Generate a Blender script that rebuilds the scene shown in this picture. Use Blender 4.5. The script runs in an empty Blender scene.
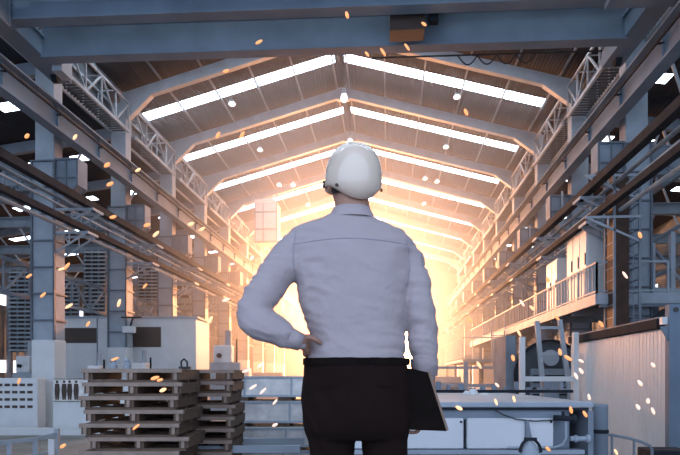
import bpy, bmesh, math, random
from mathutils import Vector, Matrix
random.seed(7)
PI = math.pi
SC = bpy.context.scene
COL = SC.collection

# ------------------------------------------------------------ camera frame
TH = math.atan(48/600.0)
FW = Vector((-math.sin(TH), math.cos(TH), 0)); RT = Vector((math.cos(TH), math.sin(TH), 0))
EYE = Vector((0, 0, 1.0)); FL = -1.0
def at(px, py, d):
    "world point seen at (px, py) at distance d in front of the eye"
    return EYE + FW*d + RT*((px-340)/600*d) + Vector((0, 0, (375-py)/600*d))
def aty(px, py, Y):
    t = (px-340)/600; c, s = math.cos(TH), math.sin(TH)
    X = Y*(t*c-s)/(c+t*s); d = Y*c-X*s
    return Vector((X, Y, 1+(375-py)/600*d))

# ------------------------------------------------------------ materials
MATS = {}
def mat(name, col, rough=.5, metal=0, var=.0, scale=4, bump=0, bscale=20, emis=None, estr=0, spec=.5, wave=None, coat=0):
    m = bpy.data.materials.new(name); m.use_nodes = True; nt = m.node_tree; b = nt.nodes['Principled BSDF']
    b.inputs['Roughness'].default_value = rough; b.inputs['Metallic'].default_value = metal
    b.inputs['Specular IOR Level'].default_value = spec; b.inputs['Coat Weight'].default_value = coat
    b.inputs['Base Color'].default_value = (*col, 1)
    tc = nt.nodes.new('ShaderNodeTexCoord')
    if var:
        n = nt.nodes.new('ShaderNodeTexNoise'); n.inputs['Scale'].default_value = scale; n.inputs['Detail'].default_value = 6
        r = nt.nodes.new('ShaderNodeValToRGB')
        r.color_ramp.elements[0].position = .3; r.color_ramp.elements[1].position = .7
        r.color_ramp.elements[0].color = (*[max(0, c*(1-var)) for c in col], 1)
        r.color_ramp.elements[1].color = (*[min(1, c*(1+var)) for c in col], 1)
        nt.links.new(tc.outputs['Object'], n.inputs['Vector']); nt.links.new(n.outputs['Fac'], r.inputs['Fac'])
        nt.links.new(r.outputs['Color'], b.inputs['Base Color'])
    if bump:
        n2 = nt.nodes.new('ShaderNodeTexNoise'); n2.inputs['Scale'].default_value = bscale; n2.inputs['Detail'].default_value = 4
        bp = nt.nodes.new('ShaderNodeBump'); bp.inputs['Strength'].default_value = bump; bp.inputs['Distance'].default_value = .02
        nt.links.new(tc.outputs['Object'], n2.inputs['Vector']); nt.links.new(n2.outputs['Fac'], bp.inputs['Height'])
        nt.links.new(bp.outputs['Normal'], b.inputs['Normal'])
    if wave:
        w = nt.nodes.new('ShaderNodeTexWave'); w.bands_direction = wave[0]; w.inputs['Scale'].default_value = wave[1]
        bp = nt.nodes.new('ShaderNodeBump'); bp.inputs['Strength'].default_value = wave[2]; bp.inputs['Distance'].default_value = .05
        nt.links.new(tc.outputs['Object'], w.inputs['Vector']); nt.links.new(w.outputs['Fac'], bp.inputs['Height'])
        nt.links.new(bp.outputs['Normal'], b.inputs['Normal'])
    if emis:
        b.inputs['Emission Color'].default_value = (*emis, 1); b.inputs['Emission Strength'].default_value = estr
    MATS[name] = m; return m
STEEL = mat('painted_steel', (.23, .27, .32), .65, 0, .22, 1.2, .05, 12, spec=.25)
RIB = mat('rib_steel', (.13, .155, .19), .5, 0, .2, 2)
STEEL2 = mat('pale_painted_steel', (.38, .43, .49), .55, 0, .15, 1.5, .05, 12, spec=.3)
CRANE = mat('crane_paint', (.17, .225, .29), .65, 0, .16, .8, .05, 8, spec=.25)
DARK = mat('dark_steel', (.028, .032, .04), .85, 0, .3, 3, spec=.12)
GRATE = mat('grating', (.07, .08, .09), .8, 0, .2, 3)
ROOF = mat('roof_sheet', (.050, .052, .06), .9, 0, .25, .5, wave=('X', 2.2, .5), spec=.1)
WALLM = mat('corrugated_wall', (.13, .15, .175), .8, 0, .2, .5, wave=('Z', 1.6, .2), spec=.15)
WHITE = mat('white_panel', (.74, .76, .78), .45, 0, .06, 1.5)
RIBW = mat('ribbed_white_panel', (.74, .77, .80), .45, 0, .05, 1.0)
CRATEW = mat('galvanised_sheet', (.80, .77, .74), .45, .1, .18, 6, .1, 30)
CONC = mat('concrete', (.22, .21, .20), .8, 0, .3, .8, .1, 8)
WOOD = mat('weathered_wood', (.15, .095, .065), .8, 0, .3, 5, .3, 30)
BLUEW = mat('painted_pallet_edge', (.34, .25, .20), .7, 0, .2, 6, .2, 25)
BROWN = mat('brown_blind', (.07, .045, .035), .6, 0, .15, 3)
RUST = mat('rusty_mesh', (.06, .03, .02), .7, .2, .35, 3)
GLASS = mat('window_daylight', (.8, .85, .9), .3, emis=(.78, .88, 1), estr=1.6)
SKYL = mat('skylight_daylight', (.9, .9, .9), .3, emis=(.72, .86, 1), estr=9)
GLOW = mat('far_glow_panel', (.9, .8, .6), .5, emis=(1, .66, .42), estr=13)
LAMPG = mat('lamp_globe', (.9, .9, .9), .25, emis=(.9, .92, 1), estr=1.2)
TUBE = mat('lamp_tube', (.9, .9, .9), .25, emis=(.9, .95, 1), estr=4)
SHIRT = mat('shirt_cotton', (.49, .41, .415), .85, 0, .04, 6, .35, 22)
SEAM = mat('shirt_seam', (.38, .35, .40), .85)
TROUS = mat('trouser_cloth', (.013, .0055, .0045), .9, 0, .2, 8, .2, 40, spec=.2)
SKIN = mat('skin', (.42, .22, .15), .55, 0, .08, 20, .05, 60)
HAIR = mat('hair', (.02, .015, .012), .7, 0, .3, 60, .5, 120)
HELM = mat('helmet_shell', (.93, .75, .60), .16, 0, .02, 4, coat=.5)
BLACK = mat('black_plastic', (.015, .015, .017), .35)
LEATH = mat('dark_leather', (.011, .007, .006), .85, 0, .2, 20, .1, 80, spec=.08)
PAPER = mat('pale_page_edge', (.30, .20, .14), .7, wave=('X', 60, .2))
EMB = [mat('ember_orange', (1, .5, .2), .5, emis=(1, .34, .10), estr=1.0),
       mat('ember_bright', (1, .7, .4), .5, emis=(1, .52, .24), estr=1.3),
       mat('ember_pale', (1, .8, .7), .5, emis=(1, .60, .40), estr=1.1)]

# ------------------------------------------------------------ mesh builder
class MB:
    def __init__(s): s.v = []; s.f = []
    def add(s, vs, fs):
        n = len(s.v); s.v += [Vector(v) for v in vs]; s.f += [tuple(i+n for i in f) for f in fs]; return s
    def box(s, c, d, m=None):
        hx, hy, hz = d[0]/2, d[1]/2, d[2]/2
        vs = [Vector((x, y, z)) for x in (-hx, hx) for y in (-hy, hy) for z in (-hz, hz)]
        if m is not None: vs = [m @ v for v in vs]
        c = Vector(c)
        return s.add([c+v for v in vs], [(0, 1, 3, 2), (4, 6, 7, 5), (0, 4, 5, 1), (2, 3, 7, 6), (0, 2, 6, 4), (1, 5, 7, 3)])
    def b2(s, lo, hi):
        lo, hi = Vector(lo), Vector(hi); return s.box((lo+hi)/2, hi-lo)
    def frame(s, p, q):
        a = (Vector(q)-Vector(p)); L = a.length; a.normalize()
        up = Vector((0, 0, 1)) if abs(a.z) < .95 else Vector((0, 1, 0))
        x = a.cross(up).normalized(); y = x.cross(a).normalized()
        return a, x, y, L
    def bar(s, p, q, w, h=None):
        h = h or w; p, q = Vector(p), Vector(q); a, x, y, L = s.frame(p, q)
        vs = [e+x*i*w/2+y*j*h/2 for e in (p, q) for i, j in ((-1, -1), (1, -1), (1, 1), (-1, 1))]
        return s.add(vs, [(3, 2, 1, 0), (4, 5, 6, 7), (0, 1, 5, 4), (1, 2, 6, 5), (2, 3, 7, 6), (3, 0, 4, 7)])
    def ibeam(s, p, q, w, h, t=.04):
        p, q = Vector(p), Vector(q); a, x, y, L = s.frame(p, q)
        s.bar(p, q, t, h-2*t)
        for k in (-1, 1): s.bar(p+y*k*(h-t)/2, q+y*k*(h-t)/2, w, t)
        return s
    def tube(s, p, q, r, r2=None, n=10):
        r2 = r if r2 is None else r2; p, q = Vector(p), Vector(q); a, x, y, L = s.frame(p, q)
        vs = [e+(x*math.cos(2*PI*i/n)+y*math.sin(2*PI*i/n))*rr for e, rr in ((p, r), (q, r2)) for i in range(n)]
        fs = [(i, (i+1) % n, n+(i+1) % n, n+i) for i in range(n)] + [tuple(range(n-1, -1, -1)), tuple(range(n, 2*n))]
        return s.add(vs, fs)
    def path(s, pts, r, n=8):
        rings = []; pts = [Vector(p) for p in pts]
        for i, p in enumerate(pts):
            a = (pts[min(i+1, len(pts)-1)]-pts[max(i-1, 0)]).normalized()
            up = Vector((0, 0, 1)) if abs(a.z) < .95 else Vector((0, 1, 0))
            x = a.cross(up).normalized(); y = x.cross(a)
            rr = r[i] if isinstance(r, (list, tuple)) else r
            rings.append([p+(x*math.cos(2*PI*k/n)+y*math.sin(2*PI*k/n))*rr for k in range(n)])
        return s.loft(rings)
    def loft(s, rings, cap=True):
        n = len(rings[0]); vs = [v for r in rings for v in r]; fs = []
        for j in range(len(rings)-1):
            for i in range(n):
                fs.append((j*n+i, j*n+(i+1) % n, (j+1)*n+(i+1) % n, (j+1)*n+i))
        if cap: fs += [tuple(range(n-1, -1, -1)), tuple((len(rings)-1)*n+i for i in range(n))]
        return s.add(vs, fs)
    def lathe(s, c, prof, n=20, m=None):
        c = Vector(c); rings = []
        for r, z in prof:
            ring = [Vector((r*math.cos(2*PI*i/n), r*math.sin(2*PI*i/n), z)) for i in range(n)]
            if m is not None: ring = [m @ v for v in ring]
            rings.append([c+v for v in ring])
        return s.loft(rings)
    def prism(s, poly, ax, a, b):
        "polygon of 2-D points extruded from a to b along axis ax ('x','y','z')"
        def P(u, v, w):
            return {'x': (w, u, v), 'y': (u, w, v), 'z': (u, v, w)}[ax]
        n = len(poly); vs = [P(u, v, a) for u, v in poly]+[P(u, v, b) for u, v in poly]
        return s.add(vs, [(i, (i+1) % n, n+(i+1) % n, n+i) for i in range(n)]+[tuple(range(n-1, -1, -1)), tuple(range(n, 2*n))])
    def build(s, name, m, parent=None, smooth=False, bevel=0, o=(0, 0, 0)):
        me = bpy.data.meshes.new(name); o = Vector(o)
        me.from_pydata([v-o for v in s.v], [], s.f)
        bm = bmesh.new(); bm.from_mesh(me); bmesh.ops.recalc_face_normals(bm, faces=bm.faces); bm.to_mesh(me); bm.free()
        me.materials.append(m)
        if smooth: me.shade_smooth() if hasattr(me, 'shade_smooth') else None
        ob = bpy.data.objects.new(name, me); COL.objects.link(ob); ob.location = o
        if parent: ob.parent = parent
        if bevel:
            md = ob.modifiers.new('bevel', 'BEVEL'); md.width = bevel; md.segments = 2; md.limit_method = 'ANGLE'
        return ob
def tag(o, label=None, cat=None, group=None, kind=None):
    if label: o['label'] = label
    if cat: o['category'] = cat
    if group: o['group'] = group
    if kind: o['kind'] = kind
    return o
def empty(name, loc, label, cat, group=None, rz=0):
    o = bpy.data.objects.new(name, None); COL.objects.link(o); o.location = loc; o.rotation_euler.z = rz
    return tag(o, label, cat, group)
KIDS = {}
def copy_tree(o, loc, rz=None, label=None, group=None):
    def rec(a, par):
        c = a.copy(); COL.objects.link(c)
        if par is not None: c.parent = par
        for ch in [k for k in a.children]: rec(ch, c)
        return c
    c = rec(o, None); c.location = loc
    if rz is not None: c.rotation_euler.z = rz
    if label: c['label'] = label
    if group: c['group'] = group
    return c
ORD = ['nearest', 'second', 'third', 'fourth', 'fifth', 'sixth', 'seventh', 'eighth', 'ninth', 'tenth', 'eleventh', 'twelfth', 'thirteenth', 'fourteenth', 'fifteenth', 'sixteenth']

# ------------------------------------------------------------ hall dimensions
B = 6.1; YC = [21.6+B*k for k in range(9)]; YS = [30.7+B*k for k in range(-4, 8)]
XL, XR, XRIDGE = -12.7, 8.5, -2.5
Y0, Y1 = -7, 79.5
def zr(x): return 17.35-.27*abs(x-XRIDGE)
# floor and walls
tag(MB().b2((-31.5, Y0, FL-.3), (20, Y1+3, FL)).build('floor', CONC), kind='structure')
def zaL(x): return 12.9+.12*(x+13.2)
def zaR(x): return 12.9-.12*(x-9.0)
c = MB()
XE = [-13.05, 8.85]
for side, xe in ((-1, XE[0]), (1, XE[1])):
    xi = XRIDGE+side*.22; xo = XRIDGE+side*10.35
    def slab(x0, x1, y0, y1):
        vs = []
        for x in (x0, x1):
            for y in (y0, y1):
                for dz in (0, .08): vs.append((x, y, zr(x)+dz))
        c.add(vs, [(0, 1, 3, 2), (4, 6, 7, 5), (0, 4, 5, 1), (2, 3, 7, 6), (0, 2, 6, 4), (1, 5, 7, 3)])
    slab(XRIDGE, xi, Y0, Y1); slab(xo, xe, Y0, Y1)
    ys = [Y0]+[v for y in YS for v in (y-.45, y+.45)]+[Y1]
    for i in range(0, len(ys), 2): slab(xi, xo, ys[i], ys[i+1])
# clerestory strips between the nave roof and the aisle roofs
for nm_, xa_ in (('wall_left_clerestory', -13.15), ('wall_right_clerestory', 8.85)):
    tag(MB().b2((xa_, Y0, 12.88), (xa_+.1, Y1, zr(xa_+.05)+.03)).build(nm_, WALLM), kind='structure')
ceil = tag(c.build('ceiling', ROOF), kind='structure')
p = MB()
for side, n in ((-1, 5), (1, 5)):
    for k in range(n+1):
        x = XRIDGE+side*(.35+k*1.98)
        p.bar((x, Y0, zr(x)-.06), (x, Y1-.2, zr(x)-.06), .07, .11)
p.build('purlins', STEEL, ceil)
nwin = 0
def window(mb, m=SKYL):
    global nwin; nwin += 1
    return tag(mb.build('window_%d' % nwin, m), kind='structure')
for y in YS:
    for side in (-1, 1):
        w = MB(); x0, x1 = XRIDGE+side*.22, XRIDGE+side*10.35
        for k in range(5):
            a = x0+(x1-x0)*(k+.012)/5; b = x0+(x1-x0)*(k+.988)/5
            w.add([(a, y-.45, zr(a)+.01), (b, y-.45, zr(b)+.01), (b, y+.45, zr(b)+.01), (a, y+.45, zr(a)+.01)], [(0, 1, 2, 3)])
        window(w)
# aisle roofs with short skylights
random.seed(3)
for nm, xa, xb, zf in (('ceiling_left_aisle', -13.15, -31.0, zaL), ('ceiling_right_aisle', 8.95, 19.5, zaR)):
    a = MB(); x2, x3 = xa+(xb-xa)*.28, xa+(xb-xa)*.46; x4, x5 = xa+(xb-xa)*.66, xa+(xb-xa)*.84
    yy = [y for y in YS]
    def sl(x0, x1, y0, y1):
        vs = [(x, y, zf(x)+dz) for x in (x0, x1) for y in (y0, y1) for dz in (0, .07)]
        a.add(vs, [(0, 1, 3, 2), (4, 6, 7, 5), (0, 4, 5, 1), (2, 3, 7, 6), (0, 2, 6, 4), (1, 5, 7, 3)])
    ys = [Y0]+[v for y in yy for v in (y-.4, y+.4)]+[Y1]
    for i in range(0, len(ys), 2): sl(xa, xb, ys[i], ys[i+1])
    for y in yy:
        us = [xa]+[xa+(xb-xa)*f for f in (.12, .20, .30, .38, .52, .60, .74, .84)]+[xb]
        for j in range(0, 10, 2): sl(us[j], us[j+1], y-.4, y+.4)
        w = MB()
        for u0, u1 in ((us[1], us[2]), (us[3], us[4]), (us[5], us[6]), (us[7], us[8])):
            w.add([(u0, y-.4, zf(u0)+.01), (u1, y-.4, zf(u1)+.01), (u1, y+.4, zf(u1)+.01), (u0, y+.4, zf(u0)+.01)], [(0, 1, 2, 3)])
        window(w)
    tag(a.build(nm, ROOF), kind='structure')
# side walls: corrugated with high window bands
def sidewall(nm, x, dx, zt):
    w = MB(); wn = MB()
    zb = [(FL, 1.2), (2.2, 3.4), (4.4, 6.6), (7.6, zt)]
    for z0, z1 in zb: w.b2((min(x, x+dx), Y0, z0), (max(x, x+dx), Y1, z1))
    y = Y0
    gaps = [(1.2, 2.2), (3.4, 4.4), (6.6, 7.6)]
    for gi, (z0, z1) in enumerate(gaps):
        y = Y0; k = 0
        while y < Y1-.1:
            ye = min(y+3.05, Y1)
            if (k+gi*2) % 4 == 1:
                wn.b2((x+dx*.4-.01, y, z0), (x+dx*.4+.01, ye, z1))
            else: w.b2((min(x, x+dx), y, z0), (max(x, x+dx), ye, z1))
            y = ye; k += 1
    tag(w.build(nm, WALLM), kind='structure'); window(wn, GLASS)
sidewall('wall_left', -31.0, .15, zaL(-31.0)+.05)
sidewall('wall_right', 19.5, -.15, zaR(19.5)+.05)
# far wall with an added tall opening, closed by a glowing panel
w = MB(); YE = Y1
w.b2((-31.0, YE, FL), (-9.5, YE+.3, 12.5)); w.b2((5.5, YE, FL), (19.5, YE+.3, 12.5))
w.prism([(-31.0, 12.5), (19.5, 12.5), (9, 14.3), (XRIDGE, 17.4), (-13, 14.6)], 'y', YE, YE+.3)
tag(w.build('wall_far', WALLM), kind='structure')
window(MB().b2((-9.5, YE+.12, FL), (5.5, YE+.16, 12.5)), GLOW)  # added emissive panel supplies the warm glow from the far end

# ------------------------------------------------------------ columns
def column(side):
    e = empty('steel_column', (0, 0, FL), 'x', 'column')
    H = 13.55-FL; d = .42
    MB().b2((-.55, -.55, 0), (.55, .55, .06)).build('base_plate', STEEL, e)
    s = MB()   # boxed H-section
    s.b2((-d, -.34, .06), (d, -.29, 9.9)); s.b2((-d, .29, .06), (d, .34, 9.9)); s.b2((-.03, -.29, .06), (.03, .29, 9.9))
    s.b2((-d, -.36, .06), (-d+.05, .36, 9.9)); s.b2((d-.05, -.36, .06), (d, .36, 9.9))
    s.build('lower_shaft', STEEL2, e)
    MB().b2((-d-.03, -.39, .06), (d+.03, .39, 3.3)).build('painted_base_cladding', WHITE, e, bevel=.02)
    s = MB().b2((-.37, -.3, 9.9), (.37, .3, H)); s.build('upper_shaft', STEEL2, e, bevel=.03)
    s = MB()
    for z in [4.0+k*.98 for k in range(7)]:
        s.b2((-d-.06, -.45, z), (d+.06, .45, z+.05))
    s.b2((-d-.05, -.44, 3.3), (-d+.02, -.34, 9.9)); s.b2((d-.02, -.44, 3.3), (d+.05, -.34, 9.9))
    s.build('stiffener', RIB, e)
    k = side   # corbel towards the nave (+1: nave on +x)
    c = MB(); x0, x1 = k*.42, k*1.28
    for y in (-.28, .28): c.prism([(x0, 8.2), (x1, 9.0), (x1, 10.0), (x0, 10.0)], 'y', y-.02, y+.02)
    c.b2((min(x0, x1), -.34, 9.96), (max(x0, x1), .34, 10.02))
    c.b2((min(x1, x1+k*.04), -.34, 9.0), (max(x1, x1+k*.04), .34, 10.0)); c.b2((min(x0, x1), -.32, 9.3), (max(x0, x1), .32, 9.34))
    c.add([(x0, -.34, 8.2), (x1, -.34, 9.0), (x1, .34, 9.0), (x0, .34, 8.2)], [(0, 1, 2, 3)])
    c.build('corbel', STEEL, e)
    c = MB()
    for y in (-.33, .33):
        c.bar((x0, y, 8.2), (x1, y, 9.0), .07, .05); c.bar((x1, y, 9.0), (x1, y, 10.0), .07, .05); c.bar((x0, y, 9.3), (x1, y, 9.3), .07, .05); c.bar((x0, y, 9.97), (x1, y, 9.97), .09, .07); c.bar(((x0+x1)/2, y, 8.6), ((x0+x1)/2, y, 9.97), .05, .05)
    c.build('corbel_rib', RIB, e)
    c = MB()   # boxed stub towards the aisle
    c.b2((min(-k*.42, -k*1.1), -.26, 8.9), (max(-k*.42, -k*1.1), .26, 9.8)); c.b2((min(-k*.42, -k*1.2), -.32, 9.8), (max(-k*.42, -k*1.2), .32, 9.85))
    c.b2((min(-k*1.06, -k*1.12), -.32, 8.9), (max(-k*1.06, -k*1.12), .32, 9.8)); c.b2((min(-k*.42, -k*1.2), -.32, 8.85), (max(-k*.42, -k*1.2), .32, 8.9)); c.build('aisle_stub', STEEL, e)
    for z, L in ((8.1, 1.5), (7.25, 1.3)):   # triangular pipe brackets
        c = MB(); x0 = k*.4
        for y in (-.35, .35):
            c.bar((x0, y, z), (x0+k*L, y, z), .07, .09); c.bar((x0, y, z-.75), (x0+k*L*.92, y, z-.05), .05, .06)
            c.bar((x0+k*L*.45, y, z), (x0+k*L*.45, y, z-.42), .04)
        c.bar((x0+k*L, -.4, z), (x0+k*L, .4, z), .06, .09)
        c.build('pipe_bracket', STEEL2, e)
    return e
for side, X, nm in ((1, XL, 'left'), (-1, XR, 'right')):
    proto = column(side)
    for i, y in enumerate(YC):
        loc = (X, y, FL)
        what = ('with railings and a low wall at its foot' if nm == 'left' else 'beside the mezzanine balcony')
        lab = '%s steel column of the row on the %s of the hall' % (ORD[i], nm)
        if i == 0: proto.location = loc; lab = 'nearest steel column on the %s, %s' % (nm, what); tag(proto, lab, None, 'hall columns'); continue
        copy_tree(proto, loc, None, lab, 'hall columns')

# ------------------------------------------------------------ rafters
def rafter():
    e = empty('roof_rafter', (0, 0, 0), 'x', 'rafter')
    for k, X in ((-1, XL), (1, XR)):
        a, bq = Vector((X, 0, zr(X)-.5)), Vector((XRIDGE, 0, zr(XRIDGE)-.42))
        MB().bar(a, bq, .3, .5).build('rafter_arm', STEEL2, e)
        h = MB(); x1 = X-k*1.55; x0 = X-k*.3
        h.prism([(x0, zr(x0)-.7), (x1, zr(x1)-.7), (x1-k*-.0, zr(x1)-.78), (X-k*.36, 13.1), (X+k*.3, 12.9), (X+k*.3, zr(X)-.7)], 'y', -.16, .16)
        h.build('haunch', STEEL2, e)
    MB().b2((XRIDGE-.35, -.18, zr(XRIDGE)-.85), (XRIDGE+.35, .18, zr(XRIDGE)-.2)).build('ridge_plate', STEEL2, e)
    return e
proto = rafter()
for i, y in enumerate(YC):
    lab = '%s pitched steel roof rafter with haunched ends' % ORD[i] if i else 'nearest pitched roof rafter, partly behind the crane bridge'
    if i == 0: proto.location = (0, y, 0); tag(proto, lab, None, 'roof rafters'); continue
    copy_tree(proto, (0, y, 0), None, lab, 'roof rafters')

# ------------------------------------------------------------ eave lattice walkways
def eave(k):
    e = empty('eave_truss', (0, 0, 0), 'x', 'truss'); L = B-.74
    x0 = k*.55; x1 = -k*.27; zt, zb = 13.75, 12.45
    if k < 0: zt += .0
    s = MB()
    for x in (x0, x1): s.bar((x, 0, zt), (x, L, zt), .09, .1)
    s.build('top_chord', STEEL2, e); s = MB()
    for x in (x0, x1): s.bar((x, 0, zb), (x, L, zb), .1, .14)
    s.build('bottom_chord', STEEL2, e); s = MB(); n = 4
    for i in range(n):
        ya, yb = L*i/n, L*(i+1)/n; s.bar((x0, ya, zb if i % 2 else zt), (x0, yb, zt if i % 2 else zb), .07)
        s.bar((x1, ya, zb), (x1, ya, zt), .06); s.bar((x0, yb, zb), (x0, yb, zt), .06)
        s.bar((x0, ya, zt), (x1, ya, zt), .05)
    s.build('web_bars', STEEL2, e); s = MB()
    for i in range(22): yy = .1+(L-.2)*i/21; s.bar((x0, yy, zb+.02), (x1, yy, zb+.02), .09, .04)
    s.build('walkway_grating', GRATE, e)
    return e
for k, X, nm in ((1, XL, 'left'), (-1, XR, 'right')):
    proto = eave(k)
    for i in range(-1, 8):
        y = YC[0]+B*i+.37; j = i+1
        lab = '%s lattice walkway truss between columns under the %s eave' % (ORD[j], nm)
        if j == 0: proto.location = (X, y, 0); tag(proto, lab, None, 'eave lattice trusses'); continue
        copy_tree(proto, (X, y, 0), None, lab, 'eave lattice trusses')

# ------------------------------------------------------------ crane runways
for k, x, nm in ((1, -11.65, 'left'), (-1, 7.62, 'right')):
    e = empty('crane_runway', (x, 0, 10.5), 'long steel crane runway girder along the %s row of columns' % nm, 'girder')
    g = MB(); ya, yb = 4, Y1-1.5
    g.b2((-.2, ya, -.94), (.2, yb, -.86)); g.b2((-.26, ya, -.06), (.26, yb, 0)); g.b2((-.03, ya, -.9), (.03, yb, -.04))
    y = ya+1
    while y < yb: g.b2((-.1, y-.02, -.9), (.1, y+.02, -.05)); y += 3.05
    g.build('girder_beam', CRANE, e)
    MB().b2((-.035, ya, 0), (.035, yb, .14)).build('rail', DARK, e)
    r = MB(); xo = -k*.42
    r.b2((xo-.16, ya, -.12), (xo+.16, yb, -.07)); r.build('side_walkway', GRATE, e)
    r = MB(); xi = k*.24
    r.bar((xi, ya, -.35), (xi, yb, -.35), .05, .07)
    y = ya+1
    while y < yb: r.bar((k*.03, y, -.35), (xi, y, -.35), .05); y += 3.05
    r.build('conductor_bar', DARK, e)
# ------------------------------------------------------------ service runs
def run(name, x, z, r, m, label, cat, ya=6, box=None):
    s = MB()
    if box: s.b2((x-box[0]/2, ya, z-box[1]/2), (x+box[0]/2, Y1-2, z+box[1]/2))
    else: s.tube((x, ya, z), (x, Y1-2, z), r, n=10)
    return tag(s.build(name, m, o=(x, ya, z), smooth=False), label, cat)
for sgn, X, nm in ((1, XL, 'left'), (-1, XR, 'right')):
    x = X+sgn*.42
    for (dx, z, bx, m, nme, lab, cat) in (
        (1.3, 7.28, (.26, .26), DARK, 'cable_tray', 'dark cable tray on upper brackets of the %s columns', 'cable tray'),
        (.75, 7.22, None, STEEL, 'service_pipe', 'steel service pipe beside the upper cable tray on the %s', 'pipe'),
        (.35, 7.2, None, STEEL2, 'service_pipe', 'thin pale pipe tight against the %s columns on the upper brackets', 'pipe'),
        (1.1, 6.41, (.22, .2), DARK, 'cable_tray', 'dark cable tray on lower brackets of the %s columns', 'cable tray'),
        (.55, 6.37, None, STEEL2, 'service_pipe', 'pale pipe on lower brackets of the %s columns', 'pipe')):
        run(nme, x+sgn*dx, z, .07 if dx > .5 else .045, m, lab % nm, cat, ya=5, box=bx)
# longitudinal wall trusses behind the columns
def ltruss(z0, z1):
    e = empty('wall_truss', (0, 0, 0), 'x', 'truss'); L = B-.1; s = MB()
    for z in (z0, z1): s.bar((0, 0, z), (0, L, z), .12, .14)
    s.build('chord', STEEL, e); s = MB(); n = 4
    for i in range(n):
        ya, yb = L*i/n, L*(i+1)/n; s.bar((0, ya, z0 if i % 2 else z1), (0, yb, z1 if i % 2 else z0), .07); s.bar((0, yb, z0), (0, yb, z1), .06)
    s.build('web_bars', STEEL, e); return e
for X, nm in ((XL-.75, 'left'), (XR+.75, 'right')):
    for zz, lv in (((3.9, 5.1), 'low'), ((7.4, 8.4), 'high')):
        if nm == 'right' and lv == 'low': continue
        proto = ltruss(*zz)
        for i in range(-1, 8):
            lab = '%s %s lattice truss behind the %s columns' % (ORD[i+1], lv, nm); y = YC[0]+B*i+.05
            if i == -1: proto.location = (X, y, 0); tag(proto, lab, None, 'lattice trusses behind columns'); continue
            copy_tree(proto, (X, y, 0), None, lab, 'lattice trusses behind columns')
# aisle cross beams and outer posts
def abeam(x0, x1, zf, k):
    e = empty('aisle_frame', (0, 0, 0), 'x', 'frame')
    MB().bar((x0, 0, zf(x0)-.35), (x1, 0, zf(x1)-.35), .26, .5).build('roof_beam', STEEL, e)
    MB().ibeam((x0, 0, 8.4), (x1, 0, 8.4), .26, .5).build('cross_beam', STEEL, e)
    s = MB().ibeam((x1, 0, FL), (x1, 0, zf(x1)-.2), .35, .4); s.build('outer_post', STEEL, e)
    s = MB()
    for f in (.2, .45, .7): 
        xm = x0+(x1-x0)*f; s.bar((xm, 0, 8.5), (x0+(x1-x0)*(f+.13), 0, zf(xm)-.4), .09); s.bar((xm, 0, 8.5), (x0+(x1-x0)*(f-.12), 0, zf(xm)-.4), .09)
    s.build('brace', STEEL2, e)
    return e
for x0, x1, zf, k, nm in ((XL-.4, -30.4, zaL, 1, 'left'), (XR+.4, 18.9, zaR, -1, 'right')):
    proto = abeam(x0, x1, zf, k)
    for i, y in enumerate(YC):
        lab = '%s braced steel frame across the %s side aisle' % (ORD[i], nm)
        if i == 0: proto.location = (0, y+.1, 0); tag(proto, lab, None, 'aisle frames'); continue
        copy_tree(proto, (0, y+.1, 0), None, lab, 'aisle frames')

# ------------------------------------------------------------ overhead travelling crane
cr = empty('overhead_crane', (-2, 19.0, 11.12), 'double girder overhead travelling crane spanning the top of the hall', 'crane', rz=math.radians(1.2))
def girder(y0, y1, z0, z1, nm, m=CRANE):
    g = MB(); g.b2((-9.3, y0, z0), (9.35, y1, z1)); g.b2((-9.3, y0-.08, z1), (9.35, y1+.08, z1+.05)); g.b2((-9.3, y0-.08, z0-.05), (9.35, y1+.08, z0))
    o = g.build(nm, m, cr); return o
g1 = girder(.0, .3, .30, 1.28, 'bridge_girder'); MB().b2((-9.2, .2, 1.33), (9.2, .27, 1.43)).build('trolley_rail', DARK, g1)
g2 = girder(-1.75, -1.45, .50, 1.25, 'bridge_girder'); MB().b2((-9.2, -1.53, 1.3), (9.2, -1.46, 1.4)).build('trolley_rail', DARK, g2)
MB().b2((-8.7, -2.55, 1.0), (8.9, -1.86, 1.06)).build('crane_walkway', GRATE, cr)
s = MB().b2((-8.7, -2.6, .92), (8.9, -2.52, 1.28)); s.build('kick_plate', CRANE, cr)
for sx, px in ((-1, -9.6), (1, 9.62)):
    t = MB(); t.b2((px-.32, -2.9, .34), (px+.32, 1.9, .95)); t.b2((px-.4, -2.9, .92), (px+.4, 1.9, .98))
    ec = t.build('end_carriage', CRANE, cr)
    for yy in (-2.4, 1.4): MB().tube((px-.1, yy, .33), (px+.1, yy, .33), .19, n=20).build('wheel', DARK, ec)
    s = MB()   # guard platform with handrail at the end
    s.b2((px-sx*.3-sx*.9 if sx > 0 else px+.3, -2.9, .95), (px-.3 if sx > 0 else px+1.2, -2.0, 1.0))
    s.build('landing', GRATE, cr)
    s = MB(); xa, xb = (px+.35, px+1.2) if sx < 0 else (px-1.2, px-.35)
    for xx in (xa, xb):
        for yy in (-2.85, -2.1): s.bar((xx, yy, 1.0), (xx, yy, 2.0), .05)
        for z in (1.5, 2.0): s.bar((xx, -2.85, z), (xx, -2.1, z), .045)
    s.build('landing_handrail', STEEL2, cr)
MB().b2((-11.0, -2.6, .28), (-9.35, -1.5, 1.2)).build('end_platform', CRANE, cr, bevel=.02)
s = MB()
for yy in (-2.65, -1.9): s.bar((-9.2, yy, .2), (-9.2, yy, 1.75), .06)
for zz in (.2, .9, 1.7): s.bar((-9.2, -2.65, zz), (-9.2, -1.9, zz), .05)
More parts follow.
